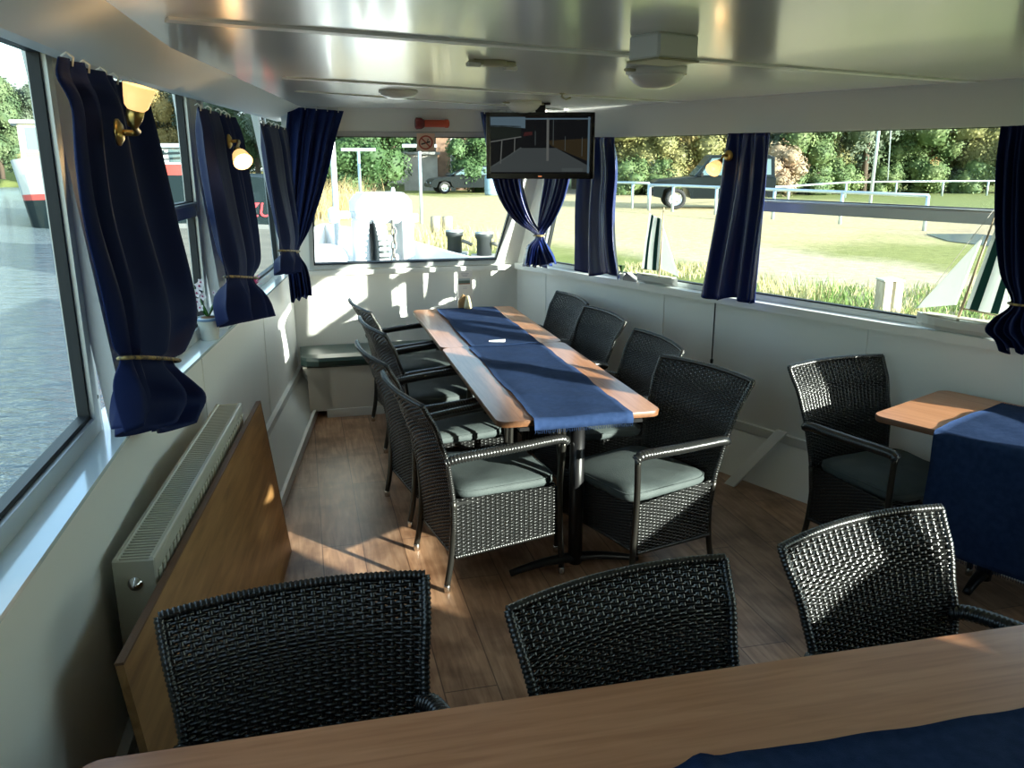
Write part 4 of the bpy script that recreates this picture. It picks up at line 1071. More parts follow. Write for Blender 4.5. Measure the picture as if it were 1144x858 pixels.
# ================================================================== outside
# ground of the bank: one slab, coloured by real bands of grass, sand track and gravel
def ground_mat():
    m = bpy.data.materials.new('bank_ground'); m.use_nodes = True; t = m.node_tree; b = t.nodes['Principled BSDF']; b.inputs['Roughness'].default_value = .95
    b.inputs['Specular IOR Level'].default_value = .1
    co = t.nodes.new('ShaderNodeTexCoord')
    dp = t.nodes.new('ShaderNodeVectorMath'); dp.operation = 'DOT_PRODUCT'; dp.inputs[1].default_value = (.92, .39, 0)
    t.links.new(co.outputs['Object'], dp.inputs[0])
    n = t.nodes.new('ShaderNodeTexNoise'); n.inputs['Scale'].default_value = .45; n.inputs['Detail'].default_value = 5
    t.links.new(co.outputs['Object'], n.inputs['Vector'])
    ad = t.nodes.new('ShaderNodeMath'); ad.operation = 'MULTIPLY_ADD'; ad.inputs[1].default_value = 2.4
    t.links.new(n.outputs[0], ad.inputs[0]); t.links.new(dp.outputs['Value'], ad.inputs[2])
    mr = t.nodes.new('ShaderNodeMapRange'); mr.inputs['From Min'].default_value = 1.2; mr.inputs['From Max'].default_value = 41.2
    t.links.new(ad.outputs[0], mr.inputs[0])
    r = t.nodes.new('ShaderNodeValToRGB'); e = r.color_ramp.elements
    G1, SA, G2, GR, G3 = (.22, .25, .08), (.52, .45, .32), (.27, .28, .105), (.36, .285, .215), (.22, .25, .10)
    stops = [(0, G1), (8.0, G1), (9.0, SA), (11.6, SA), (12.5, G2), (16.4, G2), (17.2, GR), (22.4, GR), (24, G3), (40, G3)]
    e[0].position = 0; e[0].color = (*G1, 1); e[1].position = 1; e[1].color = (*G3, 1)
    for x, c in stops[1:-1]:
        k = e.new(x/40); k.color = (*c, 1)
    t.links.new(mr.outputs[0], r.inputs[0])
    # sandy clearing ahead of the bow
    d2 = t.nodes.new('ShaderNodeVectorMath'); d2.operation = 'DISTANCE'; d2.inputs[1].default_value = (2.2, 30, 0)
    sc2 = t.nodes.new('ShaderNodeVectorMath'); sc2.operation = 'MULTIPLY'; sc2.inputs[1].default_value = (1, 1, 1)
    t.links.new(co.outputs['Object'], d2.inputs[0])
    a2 = t.nodes.new('ShaderNodeMath'); a2.operation = 'MULTIPLY_ADD'; a2.inputs[1].default_value = 7
    t.links.new(n.outputs[0], a2.inputs[0]); t.links.new(d2.outputs['Value'], a2.inputs[2])
    m2 = t.nodes.new('ShaderNodeMapRange'); m2.inputs['From Min'].default_value = 14; m2.inputs['From Max'].default_value = 18; m2.inputs['To Min'].default_value = 1; m2.inputs['To Max'].default_value = 0
    t.links.new(a2.outputs[0], m2.inputs[0])
    mx = t.nodes.new('ShaderNodeMixRGB'); mx.inputs[2].default_value = (.56, .465, .27, 1)
    t.links.new(m2.outputs[0], mx.inputs[0]); t.links.new(r.outputs[0], mx.inputs[1])
    n2 = t.nodes.new('ShaderNodeTexNoise'); n2.inputs['Scale'].default_value = 5; n2.inputs['Detail'].default_value = 8; n2.inputs['Roughness'].default_value = .75
    t.links.new(co.outputs['Object'], n2.inputs['Vector'])
    r2 = t.nodes.new('ShaderNodeValToRGB'); r2.color_ramp.elements[0].position = .3; r2.color_ramp.elements[0].color = (.66, .66, .62, 1); r2.color_ramp.elements[1].position = .62; r2.color_ramp.elements[1].color = (1.12, 1.12, 1.1, 1)
    t.links.new(n2.outputs[0], r2.inputs[0])
    mm = t.nodes.new('ShaderNodeMixRGB'); mm.blend_type = 'MULTIPLY'; mm.inputs[0].default_value = 1
    t.links.new(mx.outputs[0], mm.inputs[1]); t.links.new(r2.outputs[0], mm.inputs[2]); t.links.new(mm.outputs[0], b.inputs['Base Color'])
    bp = t.nodes.new('ShaderNodeBump'); bp.inputs['Strength'].default_value = .8; bp.inputs['Distance'].default_value = .06
    t.links.new(n2.outputs[0], bp.inputs['Height']); t.links.new(bp.outputs[0], b.inputs['Normal'])
    return m
M_ground = ground_mat()
edge = [(4.6, -14), (4.25, -3), (3.15, 3.2), (1.9, 6.6), (.9, 9.0), (.2, 12), (-.6, 14.2), (-2.6, 15.6), (-4.2, 20), (-6.4, 26), (-12, 45), (-22, 76), (-40, 120)]
mb = MB(); g0 = 0.0
poly = [Vector((x, y, g0)) for x, y in edge]+[Vector((160, 120, g0)), Vector((160, -14, g0))]
mb.add(poly, [list(range(len(poly)))[::-1]])
for i in range(len(edge)-1):
    a, b = Vector((*edge[i], 0)), Vector((*edge[i+1], 0)); n = Vector((b.y-a.y, -(b.x-a.x), 0)).normalized()*-.9
    mb.add([a, b, b+n*.8-Z*1.2, a+n*.8-Z*1.2], [(0, 1, 2, 3)])
struct('ground', mb, M_ground)
# river
def water_mat():
    m = mat('river_water', (.14, .185, .20), .15, spec=.9); t = m.node_tree; b = t.nodes['Principled BSDF']
    co = t.nodes.new('ShaderNodeTexCoord'); mpn = t.nodes.new('ShaderNodeMapping'); mpn.inputs['Scale'].default_value = (1, 2.6, 1); mpn.inputs['Rotation'].default_value = (0, 0, .25)
    n = t.nodes.new('ShaderNodeTexNoise'); n.inputs['Scale'].default_value = 1.5; n.inputs['Detail'].default_value = 5; n.inputs['Roughness'].default_value = .6
    bp = t.nodes.new('ShaderNodeBump'); bp.inputs['Strength'].default_value = 1.0; bp.inputs['Distance'].default_value = .25
    t.links.new(co.outputs['Object'], mpn.inputs[0]); t.links.new(mpn.outputs[0], n.inputs['Vector']); t.links.new(n.outputs[0], bp.inputs['Height']); t.links.new(bp.outputs[0], b.inputs['Normal'])
    return m
WZ = -.8
mb = MB(); mb.add([(-260, -60, WZ), (8, -60, WZ), (8, 200, WZ), (-260, 200, WZ)], [(0, 1, 2, 3)])
struct('water', mb, water_mat())
mb = MB(); mb.add([(-260, 68, WZ-.2), (-30, 78, WZ-.2), (-30, 82, .5), (-260, 72, .5), (-260, 200, 2), (-30, 200, 2)], [(0, 1, 2, 3), (3, 2, 5, 4)]); mb.add([(-260, 68, WZ-.2), (-260, -60, WZ-.2), (-258, -60, 1), (-250, 68, 1)], [(0, 1, 2, 3)]); struct('far_bank', mb, M_ground)

# ---- own bow outside the front window: deck, bulwarks, windlass, mast
DZ = .60
bl = [LC+Vector((.0, .1, 0)), Vector((-1.98, 7.6, 0)), Vector((-2.28, 9.2, 0)), Vector((-2.52, 10.6, 0)), Vector((-2.55, 11.3, 0))]
br = [RC+Vector((.0, .15, 0)), Vector((-.60, 7.95, 0)), Vector((-1.17, 9.23, 0)), Vector((-1.95, 10.6, 0)), Vector((-2.45, 11.3, 0))]
mb = MB()
for i in range(4): mb.prism([bl[i]+Z*DZ, br[i]+Z*DZ, br[i+1]+Z*DZ, bl[i+1]+Z*DZ], (0, 0, -.08))
struct('foredeck', mb, M_deck)
mb = MB()
for P_ in (bl, br):
    for i in range(4):
        s_ = -1 if P_ is bl else 1; d = U(P_[i], P_[i+1]); n = Vector((d.y, -d.x, 0))*s_*-.05
        mb.prism([P_[i]-Z*.9, P_[i+1]-Z*.9, P_[i+1]+Z*.95, P_[i]+Z*.95], n)
struct('bow_bulwark', mb, M_wpaint)
wl = Vector((-1.29, 8.32, DZ)); t = thing('windlass', 'white anchor windlass with big toothed gear on the bow outside the front window', 'windlass', tuple(wl), math.radians(24)); t.scale = (1, 1, 1.2)
m_ = MB(); m_.box((0, 0, .60), (.54, .42, .22), bev=.05); m_.box((.0, 0, .70), (.44, .36, .06), bev=.03); m_.lathe([(.015, 0), (.02, .02), (.012, .04)], (.12, -.05, .73), 10); m_.build('housing', M_wpaint, t)
m_ = MB(); m_.box((-.22, -.05, .26), (.10, .34, .52), bev=.015); m_.build('side_frame', M_wpaint, t)
m_ = MB(); m_.box((.215, -.05, .26), (.11, .34, .52), bev=.015); m_.box((.12, -.12, .12), (.05, .05, .24), bev=.01); m_.build('side_frame', M_wpaint, t)
MY = Matrix.Rotation(math.pi/2, 4, 'Y')
m_ = MB(); m_.lathe([(.001, -.05), (.26, -.05), (.27, -.045), (.27, .045), (.26, .05), (.001, .05)], (-.08, -.10, .26), 40, 0, MY)
for k in range(40):
    a = 2*math.pi*k/40; m_.box(Vector((-.08, -.10, .26))+Vector((0, math.cos(a)*.285, math.sin(a)*.285)), (.095, .022, .035), mi=1, mat=Matrix.Rotation(a+math.pi/2, 4, 'X'))
m_.build('gear_wheel', [mat('gear_dark', (.05, .06, .06), .5, .5), M_wpaint], t)
m_ = MB(); m_.tube([(-.47, -.05, .56), (-.25, -.05, .56)], .030, 12); m_.lathe([(.001, -.06), (.055, -.045), (.068, -.01), (.055, .04), (.03, .06)], (-.47, -.05, .56), 18, 0, MY); m_.build('warping_end', M_wpaint, t)
m_ = MB(); m_.tube([(.25, -.05, .52), (.36, -.05, .52)], .035, 12); m_.build('shaft_end', M_wpaint, t)
m_ = MB()
for k in range(9): 
    q = Vector((.06+.01*math.sin(k), -.20-.008*k, .48-.055*k)); m_.tube([q+(Vector((.022, 0, 0)) if k % 2 else Vector((0, .022, 0)))*math.cos(a)+Z*.036*math.sin(a) for a in [2*math.pi*j/12 for j in range(12)]], .009, 6, closed=True)
m_.build('chain', mat('chain_grey', (.25, .24, .22), .5, .6), t)
dm = Vector((-1.84, 8.18, DZ)); t = thing('winch_drum', 'big rounded white drum cover left of the windlass on the bow', 'drum', tuple(dm))
m_ = MB(); m_.lathe([(.24, 0), (.25, .02), (.25, .24), (.23, .31), (.17, .36), (.08, .385), (.001, .39)], n=28); m_.build('cover', M_wpaint, t)
m_ = MB(); m_.tube([(.02, -.27, .02), (.0, -.285, .16), (.06, -.26, .10), (.16, -.25, .02)], .011, 8); m_.build('lever', mat('grease_grey', (.3, .3, .28), .6), t)
t = thing('bow_mast', 'tall white mast on the bow at the left side of the front window', 'mast', tuple(at_d(378, 285, 9.3).xy)+(DZ,))
m_ = MB(); m_.tube([(0, 0, 0), (0, 0, 2.6)], [.034, .026], 12); m_.build('pole', M_wpaint, t); m_ = MB(); m_.lathe([(.08, 0), (.08, .015), (.04, .03), (.04, .08)], n=16); m_.build('foot_flange', M_wpaint, t)

# ---- on the bank ahead
def gz(px, py): p = at_z(px, py, 0); p.z = 0; return p
def bollard(px, py, label):
    p = gz(px, py); t = thing('mooring_bollard', label, 'bollard', tuple(p), 0, 'twin black bollards')
    m_ = MB(); m_.lathe([(.14, 0), (.14, .34), (.165, .37), (.17, .42), (.165, .46), (.001, .465)], n=20); m_.lathe([(.171, .445), (.171, .47), (.001, .475)], n=20, mi=1); m_.build('post', [mat('bollard_black', (.03, .035, .04), .5), mat('bollard_cap', (.4, .44, .46), .5)], t)
    m_ = MB(); m_.tube([(.15, -.08, .28), (.26, -.12, .25), (.34, -.12, .2)], .035, 8); m_.build('arm', mat('rust_grey', (.22, .2, .18), .7), t)
    m_ = MB(); m_.box((0, 0, .02), (.5, .5, .06), bev=.01); m_.build('base_plate', mat('base_grey', (.35, .35, .33), .8), t)
bollard(508, 285, 'black bollard nearer the middle of the front window on the quay'); bollard(541, 288, 'black bollard at the right side of the front window')
def tee(px, py, bw, tz, label):
    p = gz(px, py); t = thing('mooring_marker', label, 'marker post', tuple(p), 0, 'tee topped posts ahead of the bow')
    m_ = MB(); m_.tube([(0, 0, 0), (0, 0, tz)], .045, 8); m_.build('post', M_steel, t); m_ = MB(); m_.box((0, 0, tz), (bw, .08, .09), .1, bev=.01); m_.build('crossbar', M_steel, t)
tee(404, 246, 1.0, 2.03, 'grey tee-topped post left of the no smoking sign beyond the windlass'); tee(471, 250, .95, 2.12, 'grey tee-topped post standing right behind the no smoking sign')
for px, lab in ((487, 'short weathered timber post ahead of the bow, left of its pair'), (500, 'short weathered timber post ahead of the bow, right of its pair')):
    p = gz(px, 262); m_ = MB(); m_.lathe([(.13, 0), (.125, .42), (.10, .44), (.001, .445)], n=14); o = m_.build('timber_post', M_wpost); o.location = p; tag(o, lab, 'post', 'timber posts ahead of the bow')
# shed and dark car
p = gz(482, 214); t = thing('shed', 'low brown shed with pale end wall beyond the sandy ground ahead', 'shed', tuple(p+Vector((0, 3.5, 0))), .12)
m_ = MB(); m_.box((-.95, 0, 1.0), (1.9, 4, 2.0)); m_.build('pale_wall', mat('shed_pale', (.46, .42, .38), .9, var=(2, (.36, .33, .3))), t)
m_ = MB(); m_.box((.9, .3, 1.6), (1.9, 4, 3.2)); m_.build('brown_wall', mat('shed_brown', (.16, .10, .07), .9, var=(3, (.24, .15, .10))), t)
m_ = MB(); m_.box((-.95, 0, 2.05), (2.2, 4.4, .14)); m_.box((.95, .2, 3.28), (2.5, 4.8, .16)); m_.build('roof', mat('shed_roof', (.22, .22, .21), .8), t)
p2 = gz(503.5, 214)+Vector((.1, .8, 0)); m_ = MB(); m_.box((0, 0, 2.6), (.28, .28, 5.2), bev=.02); o = m_.build('concrete_pillar', mat('concrete', (.48, .47, .44), .9, var=(3, (.38, .37, .35)))); o.location = p2; tag(o, 'tall grey concrete pillar at the right corner of the shed', 'pillar')
def car(loc, rz, label, L, Wd, H, prof_body, prof_cab, wheel_r, wx, win, suv=False):
    t = thing('parked_car', label, 'car', loc, rz)          # local +X is forward
    m_ = MB(); n = len(prof_body)
    def ext(prof, wd, taper, mi=0, bev=.05):
        vs = []; 
        for y, k in ((-wd/2, 1), (-wd/2+bev, 0), (wd/2-bev, 0), (wd/2, 1)):
            for x, z in prof:
                vs.append((x, y*(1-taper*max(0, (z-prof_zmin)/(H-prof_zmin+1e-6))), z-(.02 if k else 0)))
        N = len(prof); fs = [[a*N+i, a*N+(i+1) % N, (a+1)*N+(i+1) % N, (a+1)*N+i] for a in range(3) for i in range(N)]
        fs += [list(range(N))[::-1], [3*N+i for i in range(N)]]
        m_.add(vs, fs, mi)
    prof_zmin = min(z for x, z in prof_cab); ext(prof_body, Wd, 0); ext(prof_cab, Wd*.94, .14); m_.build('body', M_carp, t)
    m_ = MB()
    for s in (-1, 1):
        for w_ in win:
            ys = [s*(Wd*.47*(1-.14*max(0, (z-prof_zmin)/(H-prof_zmin)))+.006) for x, z in w_]
            q = [Vector((x, y, z)) for (x, z), y in zip(w_, ys)]; m_.prism(q, (0, -s*.02, 0))
    m_.build('side_windows', M_cglass, t)
    m_ = MB(); (xa, za), (xb, zb2) = prof_cab[-1], prof_cab[-2]
    wsh = [(xa+.012, -Wd*.42, za+.04), (xa+.012, Wd*.42, za+.04), (xb+.012, Wd*.37, zb2-.06), (xb+.012, -Wd*.37, zb2-.06)]; m_.prism(wsh, (-.02, 0, 0)); m_.build('windscreen', M_cglass, t)
    for x in wx:
        for s in (-1, 1):
            MX = Matrix.Rotation(-math.pi/2*s, 4, 'X'); m_ = MB(); r = wheel_r
            m_.lathe([(.001, -.05), (r*.62, -.05), (r*.62, -.11), (r*.96, -.11), (r, -.07), (r, .07), (r*.96, .11), (r*.62, .11), (r*.62, .04), (.001, .04)], (x, s*(Wd/2-.10), r), 26, 0, MX)
            wo = m_.build('wheel', M_tyre, t)
            m_ = MB(); m_.lathe([(.001, .09), (r*.16, .10), (r*.2, .085), (r*.2, .07), (r*.64, .07), (r*.66, .105), (r*.60, .105), (r*.58, .06), (.001, .055)][::-1], (x, s*(Wd/2-.10), r), 22, 0, MX)
            for k in range(5):
                a = 2*math.pi*k/5; c_ = Vector((x, s*(Wd/2-.015), r)); m_.box(c_+Vector((math.cos(a)*r*.36, 0, math.sin(a)*r*.36)), (r*.56, .03, r*.17), mi=0, mat=Matrix.Rotation(-a, 4, 'Y'))
            m_.build('rim', [M_rim, M_tyre], wo)
    for s in (-1, 1):
        m_ = MB(); m_.lathe([(.09, 0), (.09, .03), (.001, .045)], (L/2-.01, s*Wd*.34, prof_body[3][1]-.22), 12, 0, Matrix.Rotation(math.pi/2, 4, 'Y')); m_.build('headlight', M_chrome, t)
        m_ = MB(); m_.box((prof_cab[-1][0]-.22, s*(Wd/2+.09), prof_zmin+.12), (.10, .18, .16), bev=.03); m_.build('mirror', M_tv, t)
    m_ = MB(); m_.box((L/2+.02, 0, .58 if suv else .42), (.14, Wd*.98, .2), bev=.04); m_.box((-L/2-.02, 0, .58 if suv else .42), (.14, Wd*.98, .2), bev=.04); m_.build('bumper', M_tv, t)
    return t
# off-roader: front points to the left of the picture
jp = gz(790, 234); 
car((jp.x+.25, jp.y+.8, 0), math.radians(176), 'dark green boxy off-road car parked beyond the railing, seen through the right window', 4.3, 1.80, 1.92,
    [(-2.15, .45), (-2.15, 1.12), (.62, 1.16), (2.02, 1.02), (2.15, .95), (2.15, .48), (1.85, .42), (1.78, .72), (1.52, .90), (1.16, .90), (.90, .72), (.82, .40), (-.85, .40), (-.95, .74), (-1.2, .90), (-1.55, .90), (-1.8, .72), (-1.9, .45)],
    [(-2.12, 1.10), (-2.08, 1.82), (-1.9, 1.90), (.05, 1.90), (.18, 1.86), (.70, 1.14)], .37, (1.34, -1.37),
    [[(.50, 1.20), (.12, 1.78), (-.38, 1.80), (-.38, 1.20)], [(-.48, 1.20), (-.48, 1.80), (-1.2, 1.80), (-1.2, 1.20)], [(-1.32, 1.22), (-1.32, 1.78), (-1.95, 1.76), (-1.98, 1.22)]], True)
cp2 = gz(493, 216)
car((cp2.x+1.25, cp2.y+.6, 0), math.radians(196), 'small dark car parked in front of the brown shed', 4.0, 1.65, 1.42,
    [(-2.0, .35), (-2.0, .86), (.9, .90), (1.85, .74), (2.0, .62), (2.0, .36), (1.72, .33), (1.6, .62), (1.3, .70), (.98, .62), (.86, .32), (-.86, .32), (-.96, .6), (-1.28, .7), (-1.6, .6), (-1.72, .34)],
    [(-1.9, .84), (-1.55, 1.36), (-1.2, 1.42), (-.1, 1.42), (.15, 1.38), (1.0, .88)], .31, (1.29, -1.29),
    [[(.72, .95), (.08, 1.32), (-.5, 1.34), (-.5, .95)], [(-.58, .95), (-.58, 1.34), (-1.2, 1.32), (-1.5, .95)]])
p = gz(549, 218); m_ = MB(); m_.lathe([(.30, 0), (.34, .1), (.34, .85), (.30, .95), (.001, .97)], n=18); m_.tube([Vector((.345*math.cos(a), .345*math.sin(a), .3)) for a in [2*math.pi*k/18 for k in range(18)]], .02, 5, closed=True)
o = m_.build('blue_barrel', mat('barrel_blue', (.22, .34, .44), .5)); o.location = p; tag(o, 'grey blue barrel on the far side of the sand, left below the television', 'barrel')

# ---- railings, mast and mooring post on the right
def railing(label, pts, topz, r=.045, rails=(1.0,), postw=.05):
    P_ = [gz(*q) for q in pts]; t = thing('railing', label, 'railing', tuple(P_[0]), 0, 'grey steel railings')
    for q in P_:
        m_ = MB(); m_.tube([q, q+Z*topz], postw, 8); m_.build('post', M_steel, t, world=True)
    for f in rails:
        m_ = MB(); m_.tube([q+Z*topz*f for q in P_], r, 8); m_.build('rail', M_steel, t, world=True)
railing('grey steel railing behind the left model ship, running past the off-road car', [(660, 231.5), (706, 233), (724, 234)], .92)
railing('grey steel railing in front of the off-road car, ending at an upright right of it', [(725, 235), (751, 236.5), (799, 240), (863, 245), (938, 250.5), (1032, 258)], .88)
railing('long low steel railing in front of the autumn trees', [(840, 231), (880, 228), (944, 221), (1000, 219.5), (1052, 219), (1102, 218.5), (1160, 218)], .70, .04)
p = gz(971, 236); t = thing('flagpole', 'tall thin pale pole standing behind the railing in the right window', 'pole', tuple(p)); m_ = MB(); m_.tube([(0, 0, 0), (.05, 0, 5.2)], [.06, .045], 10); m_.build('pole', M_steel, t)
m_ = MB(); m_.tube([(.7, .4, 1.0), (.40, .2, 5.1)], .02, 6); m_.build('reflection_strand', M_steel, t); m_ = MB(); m_.lathe([(.12, 0), (.12, .05), (.07, .1)], n=12); m_.build('base', M_steel, t)  # thin strand beside the pole stands in for a reflection
p = gz(990, 353); t = thing('mooring_post', 'stout weathered timber mooring post in the grass outside the right window', 'post', tuple(p))
m_ = MB(); m_.box((-.062, 0, .21), (.118, .22, .44), bev=.02); m_.box((.062, 0, .205), (.118, .22, .43), bev=.02); m_.build('timber', M_wpost, t)
m_ = MB(); m_.box((0, 0, .43), (.25, .23, .02), bev=.006); m_.build('cap', mat('grey_timber_top', (.5, .48, .42), .8), t)
a = gz(1058, 268); mb = MB(); pts = [gz(x, y)+Z*.012 for x, y in ((1035, 262), (1090, 262), (1175, 270), (1175, 284), (1110, 276), (1060, 270))]; mb.prism(pts, (0, 0, .006)); struct('puddle', mb, mat('wet_ground', (.20, .25, .28), .12, spec=.8))

# grass tufts near the quay (one uncountable mass)
rnd = random.Random(21); m_ = MB()
def tuft(p, h, n, spread, mi):
    for k in range(n):
        a = rnd.uniform(0, 6.28); l = h*rnd.uniform(.5, 1.1); d = Vector((math.cos(a), math.sin(a), 0)); b_ = p+Vector((rnd.gauss(0, spread), rnd.gauss(0, spread), 0)); sd = Vector((-d.y, d.x, 0))*.006
        m_.add([b_-sd, b_+sd, b_+d*l*.22+Z*l*.6+sd*.6, b_+d*l*.22+Z*l*.6-sd*.6, b_+d*l*.6+Z*l*.92], [(0, 1, 2, 3), (3, 2, 4)], mi)
for k in range(300):
    px = rnd.uniform(845, 1130); py = rnd.uniform(318, 352)+.03*(px-845)
    tuft(gz(px, py), rnd.uniform(.10, .26)*(1.5 if px < 905 else .8), 12, .12, 0 if rnd.random() < (.8 if px < 905 else .35) else 1)
for k in range(120): tuft(gz(rnd.uniform(690, 790), rnd.uniform(296, 312)), .10, 8, .12, 0)
for k in range(110):
    px = rnd.uniform(452, 560); tuft(gz(px, rnd.uniform(262, 280)), rnd.uniform(.15, .45), 12, .2, 0)
tag(m_.build('grass', [mat('dry_grass', (.50, .44, .22), .8), mat('green_grass', (.16, .26, .06), .8)]), 'dry and green grass tufts along the quay', 'grass', kind='stuff')
m_ = MB()
for k in range(130): tuft(gz(rnd.uniform(335, 398), rnd.uniform(236, 246)), rnd.uniform(.9, 1.5), 12, .35, 0)
tag(m_.build('reeds', mat('straw_reed', (.52, .40, .20), .85)), 'tall straw coloured reeds behind the bow mast', 'reeds', kind='stuff')

# ---- trees: a few kinds, each standing tree its own object
def crown_mesh(name, kind, r, h, nleaf, ls, seed, low=.05):
    rnd = random.Random(seed); m_ = MB(); blobs = []
    for k in range(16):
        a = rnd.uniform(0, 6.28); z = rnd.uniform(low+.12, .88); rr_ = r*(.30+.55*math.sin(math.pi*(.18+.72*z)))*rnd.uniform(.35, .75)
        blobs.append((Vector((math.cos(a)*rr_, math.sin(a)*rr_, z*h)), r*rnd.uniform(.30, .5)))
    for c, q in blobs: m_.blob(c, q*.80, rnd, 1, 8)
    for k in range(nleaf):
        c, q = blobs[rnd.randrange(len(blobs))]
        d = Vector((rnd.gauss(0, 1), rnd.gauss(0, 1), rnd.gauss(0, 1)+.15)).normalized(); p = c+d*q*rnd.uniform(.78, 1.12)
        n = (d+Vector((rnd.uniform(-.7, .7), rnd.uniform(-.7, .7), rnd.uniform(-.2, .9)))).normalized(); a = n.cross(Vector((rnd.uniform(-1, 1), rnd.uniform(-1, 1), rnd.uniform(-1, 1)))).normalized(); b_ = n.cross(a); l = ls*rnd.uniform(.6, 1.3)
        m_.add([p-a*l*.5, p+b_*l*.32, p+a*l*.5, p-b_*l*.32], [(0, 1, 2, 3)], 0)
    return m_
TREES = {}
def tree(kind, p, sc_, label, group, rz=0):
    if kind not in TREES:
        lf_, r, h, nl, ls, trunk = KINDS[kind]
        t = thing('tree' if trunk else 'bush', label, 'tree' if trunk else 'bush', tuple(p), rz, group)
        crown_mesh('crown', kind, r, h, nl, ls, len(TREES)+31, .0 if not trunk else .05).build('crown', [M_leafs[lf_], M_leafs[lf_]], t)
        q = MB(); q.tube([(0, 0, -.1), (.06, .03, h*.35), (0, .05, h*.7)], [.18, .13, .05] if trunk else [.06, .05, .02], 8)
        for k in range(4):
            a = k*1.7; q.tube([(.04, .03, h*(.25+.1*k)), (math.cos(a)*r*.5, math.sin(a)*r*.5, h*(.45+.1*k))], [.06, .02], 6)
        q.build('trunk', M_bark, t)
        TREES[kind] = t; kids_index()
    else: t = place_copy(TREES[kind], tuple(p), rz, label, group)
    t.scale = (sc_, sc_, sc_)
    return t
KINDS = {'green': ('green', 2.6, 6.5, 12000, .17, True), 'olive': ('olive', 2.4, 6.0, 12000, .16, True), 'yellow': ('yellow', 2.5, 6.2, 11000, .16, True), 'dark': ('dark', 2.6, 6.8, 11000, .18, True), 'blue': ('blue', 2.4, 6.4, 11000, .17, True),
         'bush': ('bright', 1.9, 3.4, 11000, .13, False), 'rust': ('rust', 1.3, 2.3, 4500, .13, False), 'low': ('green', 1.5, 1.8, 4500, .13, False)}
row = [('dark', 668, 43), ('olive', 690, 41), ('blue', 712, 44), ('olive', 737, 40), ('yellow', 764, 42), ('olive', 792, 41), ('green', 826, 42), ('blue', 858, 41), ('green', 886, 39.5), ('olive', 912, 42), ('dark', 938, 43), ('blue', 963, 41), ('green', 992, 43), ('green', 1021, 42), ('yellow', 1047, 44), ('olive', 1072, 42), ('yellow', 1098, 43), ('olive', 1128, 41), ('green', 1160, 41)]
names = {'dark': 'dark green tree', 'olive': 'olive green tree', 'blue': 'cool green tree', 'green': 'green leafy tree', 'yellow': 'yellow autumn tree'}
rnd = random.Random(5)
for kd, px, D in row:
    p = at_d(px, 220, (D+4)*math.hypot(1, (px-572)/965)); p.z = 0
    tree(kd, p, rnd.uniform(.9, 1.15), names[kd]+' in the row beyond the railings on the right', names[kd]+'s beyond the railings', rnd.uniform(0, 6))
for kd, px, D in (('dark', 676, 50), ('green', 725, 51), ('dark', 780, 50), ('dark', 845, 52), ('dark', 905, 51), ('dark', 965, 52), ('dark', 1020, 51), ('green', 1080, 52), ('dark', 1140, 51)):
    p = at_d(px, 220, (D+6)*math.hypot(1, (px-572)/965)); p.z = 0; nm = 'taller dark tree' if kd == 'dark' else 'taller green tree'
    tree(kd, p, 1.5, nm+' behind the first row of trees on the right', nm+'s behind the first row', rnd.uniform(0, 6))
for px, D in ((876, 36.5),): 
    p = at_d(px, 226, D+7); p.z = 0; tree('rust', p, 1.0, 'rusty pink leaved bush just right of the satin curtain', 'rusty bush')
for px, D in ((700, 38), (722, 37.5), (740, 38), (900, 38), (935, 39), (985, 40), (1035, 40), (1080, 40)):
    p = at_d(px, 224, (D+5.5)*math.hypot(1, (px-572)/965)); p.z = 0; tree('low', p, rnd.uniform(.8, 1.1), 'low green bush at the foot of the trees on the right', 'low bushes under the trees', rnd.uniform(0, 6))
# ahead of the bow
for px, D, s_, lab in ((418, 46, 1.3, 'big bright green bush ahead, left of the shed'), (529, 46, .98, 'bright green clipped bush ahead, right of the dark car'), (384, 52, 1.0, 'bright green bush ahead behind the bow mast')):
    p = at_d(px, 214, D); p.z = 0; tree('bush', p, s_, lab, 'bushes ahead of the bow', rnd.uniform(0, 6))
for kd, px, D, s_ in (('dark', 372, 56, 1.2), ('olive', 396, 60, 1.3), ('dark', 430, 58, 1.3), ('dark', 462, 60, 1.3), ('dark', 492, 61, 1.3), ('green', 522, 60, 1.2), ('dark', 552, 58, 1.3), ('olive', 590, 56, 1.2), ('green', 620, 54, 1.2), ('dark', 642, 52, 1.2)):
    p = at_d(px, 214, D); p.z = 0; nm = names[kd]; tree(kd, p, s_, nm+' standing behind the shed and bushes ahead', nm+'s behind the shed', rnd.uniform(0, 6))
# far bank of the river on the left
for i, (kd, px, D, s_) in enumerate((('blue', -60, 84, 1.3), ('blue', -25, 80, 1.25), ('dark', 5, 78, 1.15), ('blue', 32, 82, 1.2), ('blue', 58, 80, 1.25), ('blue', 90, 84, 1.3), ('blue', 120, 80, 1.3), ('blue', 150, 78, 1.35), ('yellow', 178, 76, 1.2), ('blue', 205, 78, 1.35), ('blue', 235, 74, 1.3), ('blue', 262, 70, 1.3), ('dark', 290, 66, 1.25), ('blue', 318, 62, 1.2), ('blue', 345, 60, 1.2))):
    p = at_d(px, 210, D); p.z = .3; tree(kd, p, s_*.95, names[kd]+' on the far river bank on the left', names[kd]+'s on the far river bank', rnd.uniform(0, 6))

